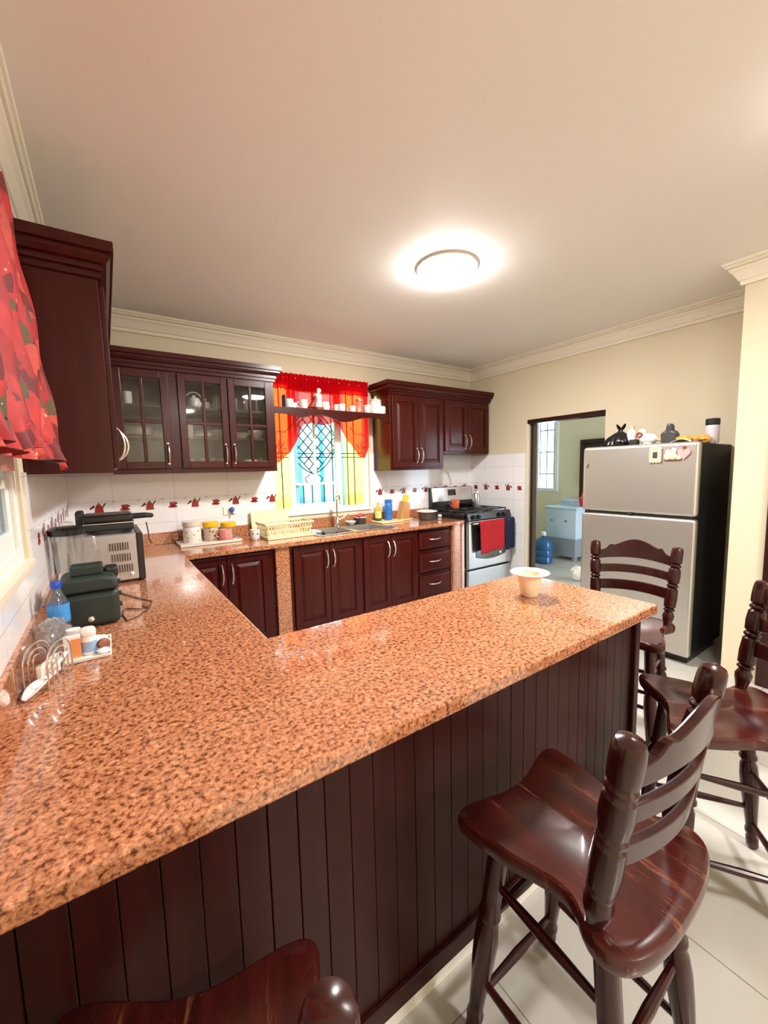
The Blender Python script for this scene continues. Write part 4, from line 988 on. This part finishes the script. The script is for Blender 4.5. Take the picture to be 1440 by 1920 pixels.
cup((1.062,-.245,J+.004), .050,.088,'pink','pink dotted mug on a saucer in front of the clear jar',hd=PI*.98)
tag(MB().lathe([(.035,0),(.04,.001),(.066,.004),(.066,.0055),(.035,.0035),(.001,.003)],n=28,caps=False).build('saucer','pink'), 'saucer under the pink dotted mug', 'saucer').location = (1.062,-.245,J-.0005)
cup((1.284,-.335,Z), .042,.090,'bluewhite','white mug with blue print left of the dish rack',hd=PI*.8)
# wall socket with blue plug
g = thing('wall_socket', (1.165,-.009,1.135), 'white double wall socket with a blue plug above the jars', 'socket')
MB().box(-.058,.058,-.008,0,-.038,.038).build('plate','white',g,bevel=.003)
pl = MB().sphere((.012,-.028,.01),.024,14,0,(1,.8,1)).build('plug','plugblue',g); MB().tube([(.012,-.032,-.01),(.014,-.036,-.035)], .008, 8).build('plug_tail','plugblue',pl)
# dish rack
g = thing('dish_rack', (1.55,-.30,Z), 'cream plastic dish rack on its drip tray left of the sink', 'rack')
tr = MB().box(1.35,1.80,-.47,-.13,Z,Z+.012).box(1.35,1.80,-.47,-.455,Z+.012,Z+.024).box(1.35,1.80,-.145,-.13,Z+.012,Z+.024).box(1.35,1.365,-.47,-.13,Z+.012,Z+.024).box(1.785,1.80,-.47,-.13,Z+.012,Z+.024)
tr.build('drip_tray','cream',g,world=True,bevel=.005)
mb = MB(); X0,X1,Y0,Y1,Zb,Zt = 1.35,1.79,-.43,-.16,Z+.026,Z+.125
for k, (z, i, r) in enumerate(((Zb,.025,.007),(Zt-.05,.008,.004),(Zt,0,.010))):
    mb.tube([(X0+i,Y0+i,z),(X1-i,Y0+i,z),(X1-i,Y1-i,z),(X0+i,Y1-i,z)], r, 8, closed=True)
for i in range(16):
    t = (i+.5)/16; x = X0+(X1-X0)*t; xb = X0+.025+(X1-X0-.05)*t
    for y, yb in ((Y0,Y0+.025),(Y1,Y1-.025)): mb.tube([(xb,yb,Zb),(x,y,Zt)], .0055, 6)
for i in range(9):
    t = (i+.5)/9; y = Y0+(Y1-Y0)*t; yb = Y0+.025+(Y1-Y0-.05)*t
    for x, xb in ((X0,X0+.025),(X1,X1-.025)): mb.tube([(xb,yb,Zb),(x,y,Zt)], .0055, 6)
for i in range(12): mb.tube([(X0+.025+(X1-X0-.05)*i/11,Y0+.02,Zb),(X0+.025+(X1-X0-.05)*i/11,Y1-.02,Zb)], .004, 6)
mb.build('basket','cream',g,world=True)
mb = MB(); mb.T = Matrix.Translation((1.335,-.07,Z+.001)) @ Matrix.Rotation(-.16,4,'X')
tag(mb.box(0,.365,-.012,0,0,.225).build('plastic_board','creamy',bevel=.006), 'cream plastic board leaning on the tiles behind the dish rack', 'board')
# things in and round the sink
tag(MB().grid(lambda u,v:(1.806+.07*u+.02*v,-.40+.22*v-.02*u,Z+.015+.005*math.sin(u*7+v*5)),8,10).build('dish_cloth','bluecloth',solid=.006), 'folded blue cloth between dish rack and sink', 'cloth')
g = thing('frying_pan', (2.0,-.36,CT-.13), 'dark handled pan lying in the left sink bowl', 'pan')
MB().lathe([(.09,0),(.10,.01),(.12,.05),(.117,.05),(.095,.012),(.001,.008)], (0,0,0), 24, caps=False).build('pan_body','steel',g); MB().tube([(-.085,-.075,.055),(-.12,-.12,.12),(-.165,-.165,.155)], .011, 8).build('handle','blackmat',g)
g = thing('saucepan_lid', (2.30,-.28,CT-.10), 'steel lid leaning in the right sink bowl', 'lid')
MB().lathe([(.065,0),(.06,.012),(.03,.02),(.012,.022),(.012,.035),(.002,.037)], n=22, axis=(.3,-.4,.85)).build('lid_body','steel',g)
tag(MB().tube(arc((2.45,-.40),.045,0,2*PI,18,'xy',CT-.03)[:-1], .016, 8, closed=True).build('ring_sponge','cream'), 'yellow ring shaped sponge lying in the right sink bowl', 'sponge').location = (0,0,-.099)
bw = MB().lathe([(.035,0),(.04,.004),(.060,.034),(.062,.040),(.058,.040),(.036,.008),(.001,.007)], n=24, caps=False).build('small_bowl','porc'); bw.location = (2.345,-.135,CT+.008); tag(bw, 'small white bowl on the sink rim right of the tap', 'bowl')
g = thing('plastic_tub', (2.495,-.098,CT+.008), 'grey tub with a red sponge on the back of the sink', 'tub')
MB().lathe([(.050,0),(.054,.004),(.060,.062),(.064,.066),(.064,.070),(.058,.068),(.05,.008),(.001,.007)], n=24, caps=False).build('tub_body','potgrey',g); 
MB().lathe([(.064,.062),(.066,.064),(.066,.074),(.060,.075)], n=24, caps=False).build('rim','tray',g)
o = MB().box(-.04,.04,-.03,.03,.07,.105).build('sponge','sponge',bevel=.008); o.location = (2.49,-.098,CT+.008); o.rotation_euler = (.15,-.2,.3); tag(o, 'red sponge piled in the grey tub behind the sink', 'sponge')
tag(MB().box(2.66,2.935,-.275,-.04,Z,Z+.018).build('cutting_board','board',bevel=.005), 'pale cutting board under the oil bottle and the blue flask', 'board')
B2 = Z+.019
g = thing('oil_bottle', (2.705,-.125,B2), 'clear cooking oil bottle with a yellow label right of the window', 'bottle')
MB().lathe([(.032,0),(.036,.005),(.036,.11),(.030,.135),(.014,.165),(.013,.20)], n=22).build('bottle_body','oil',g); MB().lathe([(.0365,.025),(.0368,.03),(.0368,.105),(.0365,.108)], n=22, caps=False).build('label_band','oillabel',g)
MB().lathe([(.0365,0.002),(.037,.004),(.037,.03),(.0365,.032)], n=22, caps=False).build('bottom_band','oildark',g); MB().lathe([(.015,.20),(.016,.203),(.016,.225),(.012,.228)], n=16).build('cap','white',g)
g = thing('insulated_flask', (2.832,-.14,B2), 'tall blue flask on the cutting board', 'flask')
MB().lathe([(.042,0),(.045,.006),(.046,.15),(.042,.185),(.038,.19)], n=26).build('body','blue',g); MB().lathe([(.0385,.19),(.041,.194),(.041,.222),(.036,.228)], n=26).build('lid','blue',g); MB().tube(arc((.040,.205),.018,-PI/2,PI/2,8), .003, 6).build('carry_loop','blue',g)
g = thing('knife_block', (3.035,-.15,Z+.0185), 'slanted wooden knife block with yellow handled knives', 'knife block')
MB().prism([(-.075,0),(.055,0),(.065,.175),(-.015,.200)], -.045,.045).build('block','blockwood',g,bevel=.004)
MB().box(-.085,.085,-.055,.055,-.018,.0).build('foot','board',g,bevel=.003)
for i, (x, y) in enumerate(((.0,-.022),(.005,.018),(.035,-.018),(.04,.02))):
    MB().cyl((x,y,.182),(x+.028,y,.255+.012*(i%2)),.011,.013,10).build('knife_handle','knifeh',g)
g = thing('cooking_pot', (3.262,-.30,Z), 'dark grey pot with a white rim left of the stove', 'pot')
MB().lathe([(.085,0),(.095,.006),(.100,.085),(.097,.085),(.09,.008),(.001,.007)], n=32, caps=False).build('pot_body','potgrey',g); MB().lathe([(.100,.082),(.120,.092),(.121,.098),(.118,.099),(.05,.112),(.02,.114),(.002,.115)], n=32).build('lid','porc',g)
g = thing('egg_cup', (3.40,-.36,Z), 'small white cup with a dark band between pot and stove', 'cup')
MB().lathe([(.020,0),(.024,.004),(.024,.05),(.021,.052)], n=16).build('cup_body','porc',g); MB().lathe([(.0243,.012),(.0247,.014),(.0247,.022),(.0243,.024)], n=16, caps=False).build('band','blackmat',g)
# on the stove
GZ = ST+.027
cup((3.708,-.30,GZ), .050,.105,'copper','orange patterned mug on the left of the stove top',hd=1.9)
g = thing('vacuum_flask', (3.915,-.44,GZ), 'steel vacuum flask on the stove top', 'flask')
MB().lathe([(.040,0),(.042,.006),(.041,.12),(.033,.165),(.026,.175)], n=26).build('body','steel',g); MB().lathe([(.026,.175),(.029,.178),(.029,.205),(.022,.214),(.004,.216)], n=22).build('stopper','nickel',g)
g = thing('frying_pan', (3.99,-.23,GZ), 'black frying pan at the back of the stove top', 'pan')
MB().lathe([(.10,0),(.112,.008),(.138,.048),(.134,.048),(.108,.010),(.001,.008)], n=30, caps=False).build('pan_body','black',g); MB().tube([(.13,.02,.045),(.19,.03,.06),(.25,.04,.062)], .010, 8).build('handle','blackmat',g)
g = thing('wall_socket', (3.78,-.009,1.42), 'white socket with cables running down behind the stove', 'socket')
MB().box(3.745,3.825,-.018,-.009,1.405,1.455).build('plate','white',g,world=True,bevel=.003)
for k in (0,1): MB().tube([(3.79+.02*k,-.02,1.43),(3.83+.02*k,-.028,1.425),(3.87+.02*k,-.026,1.36),(3.895+.025*k,-.024,1.27),(3.90+.02*k,-.022,1.18)], .0045, 6).build('cable','whitecable',g,world=True)

# ------------------------------------------------------------------ bar bowl
g = thing('pedestal_bowl', (1.778,-2.735,Z), 'cream plastic tub with a broad white rim standing on the bar', 'bowl')
MB().lathe([(.034,0),(.037,.004),(.046,.06),(.052,.098),(.049,.098),(.043,.06),(.033,.01),(.001,.008)], n=36, caps=False).build('tub_body','bowlc',g)
rm = MB().lathe([(.050,.096),(.060,.100),(.083,.1035),(.0845,.107),(.082,.1085),(.058,.105),(.049,.100)], n=44, caps=False).build('rim','porc',g)
mb = MB()
for i in range(9):
    a = .6+i*.42; mb.box(.068*math.cos(a)-.0035,.068*math.cos(a)+.0035,.068*math.sin(a)-.0025,.068*math.sin(a)+.0025,.1055,.1075)
mb.build('rim_print','motgrey',rm)

# ------------------------------------------------------------------ left worktop
g = thing('microwave', (.21,-1.03,Z), 'grey microwave oven with a black front in the left corner', 'microwave')
MB().box(.03,.368,-1.262,-.80,Z+.012,Z+.262).build('case','microgrey',g,world=True,bevel=.006)
MB().box(.368,.398,-1.264,-.798,Z+.006,Z+.264).build('front','black',g,world=True,bevel=.004)
MB().box(.06,.36,-1.25,-.81,Z,Z+.014).build('base','blackmat',g,world=True)
for row in range(3):
    mb = MB()
    for i in range(8):
        x = .243+.0115*i+.006*row; z = Z+.200-.060*row; mb.box(x,x+.0045,-1.2655,-1.258,z-.020,z+.020)
    mb.build('vent','slot',g,world=True)
MB().box(.075,.215,-1.2645,-1.258,Z+.12,Z+.20).build('rear_panel','microgrey',g,world=True,bevel=.003)
MB().lathe([(.010,0),(.008,.007),(.002,.009)], (.335,-1.262,Z+.045), 14, axis=(0,-1,0)).build('screw_cap','white',g,world=True)
MZ = Z+.264
g = thing('sandwich_press', (.26,-1.08,MZ), 'black electric sandwich press lying on the microwave', 'sandwich press')
MB().box(-.125,.105,-.13,.11,.016,.056).build('lower_shell','blackmat',g,bevel=.012,seg=3)
MB().box(-.125,.105,-.13,.11,.061,.104).build('upper_shell','black',g,bevel=.014,seg=3)
MB().box(-.127,.108,-.133,.113,.055,.062).build('chrome_trim','nickel',g,bevel=.002)
MB().tube([(.10,-.05,.080),(.165,-.05,.082),(.198,-.02,.078),(.165,.02,.08),(.10,.02,.08)], .014, 8).build('handle','blackmat',g)
MB().box(-.155,-.12,-.08,.06,.03,.125).build('hinge','blackmat',g,bevel=.008)
for x in (-.09,.07):
    for y in (-.10,.08): MB().box(x-.02,x+.02,y-.015,y+.015,0,.014).build('foot','blackmat',g,bevel=.003)
tag(MB().tube([(.43,-1.10,MZ+.04),(.436,-1.115,MZ-.01),(.436,-1.13,MZ-.055),(.445,-1.16,MZ-.075)], .004, 6).build('press_cord','cable'), 'short black cord dangling from the sandwich press handle', 'cord')
g = thing('blender', (.086,-1.46,Z), 'blender with a clear jar and black lid standing behind the cooler', 'blender')
MB().lathe([(.060,0),(.062,.01),(.050,.10),(.046,.13)], n=24).build('motor_base','white',g)
MB().lathe([(.044,.13),(.050,.135),(.066,.312),(.063,.312),(.047,.14),(.001,.135)], n=28, caps=False).build('jar','thickglass',g)
MB().lathe([(.062,.308),(.071,.31),(.073,.335),(.060,.346),(.03,.348)], n=28).build('lid','black',g)
MB().lathe([(.026,.35),(.027,.352),(.025,.368),(.004,.37)], n=18).build('lid_plug','thickglass',g)
MB().tube([(.062,-.01,.30),(.10,-.015,.29),(.105,-.015,.22),(.058,-.01,.17)], .008, 8).build('handle','thickglass',g)
g = thing('cooler_jug', (.168,-1.86,Z), 'dark green insulated drinks cooler on the left worktop', 'cooler')
MB().box(-.10,.095,-.10,.10,0,.135).build('tub','coolerg',g,bevel=.022,seg=4)
MB().prism([(-.102,.138),(.097,.138),(.085,.185),(.05,.195),(-.055,.195),(-.09,.185)], -.102,.102).build('lid','coolerg',g,bevel=.012,seg=3)
MB().box(-.055,.05,-.055,.015,.193,.235).build('handle','coolerg',g,bevel=.008,seg=3)
MB().box(.05,.10,-.01,.06,.165,.21).build('spout_cover','blackmat',g,bevel=.012,seg=3)
for z in (.055,.10,.15): MB().box(.094,.104,-.06,-.03,z,z+.012).build('latch','coolerg',g,bevel=.003)
MB().lathe([(.012,0),(.010,.006),(.002,.008)], (.0,-.10,.035), 14, axis=(0,-1,0)).build('tap_button','nickel',g)
g = thing('water_bottle', (.080,-2.02,Z), 'plastic water bottle with a blue cap in front of the cooler', 'bottle')
MB().lathe([(.030,0),(.032,.006),(.032,.12),(.030,.135),(.018,.165),(.013,.175),(.013,.188)], n=24).build('bottle_body','bluebottle',g)
MB().lathe([(.0323,.065),(.0326,.067),(.0326,.128),(.0323,.13)], n=24, caps=False).build('label_band','labelblue',g); MB().lathe([(.0155,.186),(.016,.188),(.016,.207),(.014,.21)], n=18).build('cap','capblue',g)
mb = MB().sphere((.072,-2.13,Z+.050),.060,40,0,(.78,1.15,.95),.15,5)
for p in mb.v: p.z = max(p.z,Z+.001); p.x = max(p.x,.026)
tag(mb.build('plastic_bag','plasticbag',sharp=10), 'crumpled clear plastic bag between water bottle and wire holder', 'bag')
g = thing('medicine_tray', (.165,-2.20,Z), 'small white tray holding medicine on the left worktop', 'tray')
mb = MB().box(-.062,.062,-.095,.095,0,.004)
for a in ((-.062,-.057,-.095,.095),(.057,.062,-.095,.095),(-.062,.062,-.095,-.09),(-.062,.062,.09,.095)): mb.box(*a,.004,.010)
mb.build('tray_body','porc',g,bevel=.002)
T = Z+.0045
g = thing('medicine_box', (.126,-2.262,T), 'orange and white medicine box on the small tray', 'box', rz=.15)
MB().box(-.021,.021,-.014,.014,0,.074).build('carton','porc',g,bevel=.001); MB().box(-.006,.0215,-.0146,.0146,.006,.066).build('print_band','medorange',g)
g = thing('pill_bottle', (.168,-2.235,T), 'white pill bottle with a pale blue label on the small tray', 'bottle')
MB().lathe([(.021,0),(.022,.003),(.022,.052),(.018,.058)], n=22).build('bottle_body','porc',g); MB().lathe([(.0223,.008),(.0224,.010),(.0224,.04),(.0223,.042)], n=22, caps=False).build('label_band','medblue',g); MB().lathe([(.020,.058),(.021,.06),(.021,.078),(.017,.084),(.004,.086)], n=22).build('cap','porc',g)
g = thing('pill_bottle', (.128,-2.195,T), 'plain white pill bottle behind the orange medicine box', 'bottle')
MB().lathe([(.020,0),(.021,.003),(.021,.055),(.017,.06)], n=22).build('bottle_body','porc',g); MB().lathe([(.019,.06),(.020,.062),(.020,.076),(.004,.08)], n=22).build('cap','porc',g)
o = MB().lathe([(.017,0),(.018,.002),(.018,.014),(.015,.016)], n=20).build('brown_lid','brown'); o.location = (.203,-2.235,T+.019); o.rotation_euler = (1.2,0,.5); tag(o, 'brown bottle lid lying on edge on the small tray', 'lid')
o = MB().box(-.022,.022,-.032,.032,0,.006).build('blister_pack','paper',bevel=.002); o.location = (.197,-2.165,T+.012); o.rotation_euler = (.1,.25,.3); tag(o, 'white blister pack at the back of the small tray', 'pack')
o = MB().sphere((0,0,.008),.024,14,0,(.8,1.1,.32),.1,9).build('cotton_wad','porc'); o.location = (.205,-2.265,T); tag(o, 'crumpled white wrapper at the front corner of the small tray', 'wrapper')
g = thing('napkin_holder', (.078,-2.375,Z), 'chrome wire napkin holder on the left worktop near the wall', 'napkin holder', rz=-.36)
for sx in (-.026,.030):
    mb = MB(); w, h = .064, .118
    def arch(k): return [(sx,-w*k,0),(sx,-w*k,h*(.55+.0*k))]+[(sx,-w*k*math.cos(PI*i/12),h*(.55)+w*k*.75*math.sin(PI*i/12)+.0) for i in range(1,12)]+[(sx,w*k,h*.55),(sx,w*k,0)]
    for k in (1.,.62,.26): mb.tube(arch(k), .0025, 8)
    mb.build('wire_arch','nickel',g)
mb = MB()
for y in (-.055,.055): MB().tube([(-.026,y,.003),(.030,y,.003)], .0025, 6).build('base_wire','nickel',g)
o = MB().box(-.006,.008,-.048,.048,.007,.060).build('napkins','paper',bevel=.003); o.location = (.078,-2.375,Z); o.rotation_euler = (0,0,-.36); tag(o, 'white napkins standing inside the chrome wire holder', 'napkins')
g = thing('plastic_scoop', (.085,-2.455,Z), 'white plastic scoop lying against the wire napkin holder', 'scoop')
mb = MB().grid(lambda u,v:(-.045+.09*v*.55+.035*(u-.5)*math.sin(PI*min(1,.15+v*.8)), -.035+.085*v+.020*(u-.5)*0, .006+.030*v*v+.018*(2*(u-.5))**2*math.sin(PI*min(1,.1+v))), 12, 14)
mb.build('scoop_blade','porc',g,solid=.003)
MB().tube([(.000,.045,.034),(.022,.085,.052),(.034,.11,.062)], .006, 8).build('handle','porc',g)
tag(MB().tube([(.262,-1.466,Z+.004),(.30,-1.56,Z+.003),(.345,-1.66,Z+.003),(.386,-1.74,Z+.003),(.372,-1.80,Z+.003),(.332,-1.833,Z+.003),(.29,-1.79,Z+.003),(.276,-1.80,Z+.003),(.268,-1.86,Z+.003),(.282,-1.97,Z+.003),(.318,-1.935,Z+.003),(.367,-1.85,Z+.003),(.345,-1.79,Z+.003)], .0025, 6).build('power_cord','cable'), 'thin dark cord looped on the worktop beside the cooler', 'cord')

# ------------------------------------------------------------------ laundry things
g = thing('washing_machine', (6.35,-.20,0), 'pale blue and grey twin tub washing machine in the laundry', 'washing machine')
MB().box(6.055,6.64,-.47,.05,.34,.80).build('cabinet','washw',g,world=True,bevel=.02,seg=3)
MB().box(6.065,6.63,-.46,.04,.06,.345).build('lower_panel','washg',g,world=True,bevel=.012)
for x in (6.08,6.55):
    for y in (-.45,-.02): MB().box(x,x+.06,y,y+.05,0,.07).build('foot','washg',g,world=True,bevel=.005)
MB().box(6.045,6.52,-.48,.06,.795,.835).build('lid','washw',g,world=True,bevel=.012)
MB().box(6.48,6.65,-.48,.06,.79,.925).build('control_box','washw',g,world=True,bevel=.02,seg=3)
for y in (-.32,-.20,-.08,.0): MB().cyl((6.485,y,.885),(6.455,y,.885),.024,.02,16).build('knob','washw',g,world=True)
for y in (-.30,-.06): MB().box(6.05,6.06,y-.02,y+.02,.60,.635).build('grip','washg',g,world=True)
g = thing('laundry_bucket', (6.36,-.43,.836), 'red plastic bucket on the right corner of the washing machine', 'bucket')
MB().lathe([(.075,0),(.08,.01),(.10,.12),(.105,.125),(.098,.125),(.075,.012),(.001,.01)], n=24, caps=False).build('bucket_body','redplastic',g); MB().lathe([(.10,.125),(.06,.15),(.04,.20),(.05,.22),(.002,.225)], n=20).build('lid','redplastic',g)
def jug(loc, lab):
    g = thing('water_jug', loc, lab, 'water jug', group='blue water jugs in the laundry')
    MB().lathe([(.12,0),(.132,.012),(.132,.09),(.126,.10),(.132,.11),(.132,.19),(.126,.20),(.132,.21),(.132,.29),(.115,.34),(.06,.385),(.03,.40),(.03,.42)], n=28).build('jug_body','jug',g); MB().lathe([(.034,.42),(.036,.425),(.034,.47),(.03,.475)], n=18).build('cap','white',g)
    return g
j = jug((5.70,-.16,0), 'blue water jug standing in front of the washing machine')
copy_thing(j, (5.66,.13,0), 0, 'blue water jug half hidden by the door frame')
tag(MB().cyl((5.30,-.21,0),(5.32,-.19,.62),.013,.013,12).build('mop_pole','white'), 'short white pole leaning beside the water jugs', 'pole')
mb = MB().sphere((5.17,-1.02,.085),.11,18,0,(.9,.8,.85),.15,21)
for p in mb.v: p.z = max(p.z,.002)
tag(mb.build('cloth_bundle','paper'), 'cream bundle on the laundry floor beside the fridge', 'bundle')

# ------------------------------------------------------------------ light, sky, camera
for nm, e in (('lamp',56.),('lamp_dim',11.)):
    M[nm].node_tree.nodes['Principled BSDF'].inputs['Emission Strength'].default_value = e
w = bpy.data.worlds.new('sky'); bpy.context.scene.world = w; w.use_nodes = True
bg = w.node_tree.nodes['Background']; bg.inputs['Color'].default_value = (.72,.87,1.,1); bg.inputs['Strength'].default_value = 1.7
sun = bpy.data.lights.new('sun','SUN'); sun.energy = 1.4; sun.angle = .03; sun.color = (1,.95,.82)
so = bpy.data.objects.new('sun', sun); C.objects.link(so); so.rotation_euler = (math.radians(38),0,math.radians(12))

cam = bpy.data.cameras.new('camera'); co = bpy.data.objects.new('camera', cam); C.objects.link(co)
yaw, pitch, roll, f = .5994, -.103, -.0236, 758.7646
fw = Vector((math.sin(yaw)*math.cos(pitch), math.cos(yaw)*math.cos(pitch), math.sin(pitch)))
r0 = Vector((math.cos(yaw), -math.sin(yaw), 0)); u0 = r0.cross(fw)
r = math.cos(roll)*r0+math.sin(roll)*u0; u = -math.sin(roll)*r0+math.cos(roll)*u0
mw = Matrix((r,u,-fw)).transposed().to_4x4(); mw.translation = (.2531,-3.8289,1.4668); co.matrix_world = mw
cam.sensor_fit = 'VERTICAL'; cam.sensor_height = 36.; cam.sensor_width = 27.; cam.lens = f/1920*36; cam.clip_start = .02
sc = bpy.context.scene; sc.camera = co
sc.view_settings.view_transform = 'Standard'; sc.view_settings.look = 'None'; sc.view_settings.gamma = 1.; sc.view_settings.use_curve_mapping = False
sc.view_settings.exposure = 2.6
sc.cycles.max_bounces = 10; sc.cycles.diffuse_bounces = 5; sc.cycles.glossy_bounces = 4; sc.cycles.transparent_max_bounces = 14; sc.cycles.transmission_bounces = 6
sc.cycles.caustics_reflective = False; sc.cycles.caustics_refractive = False
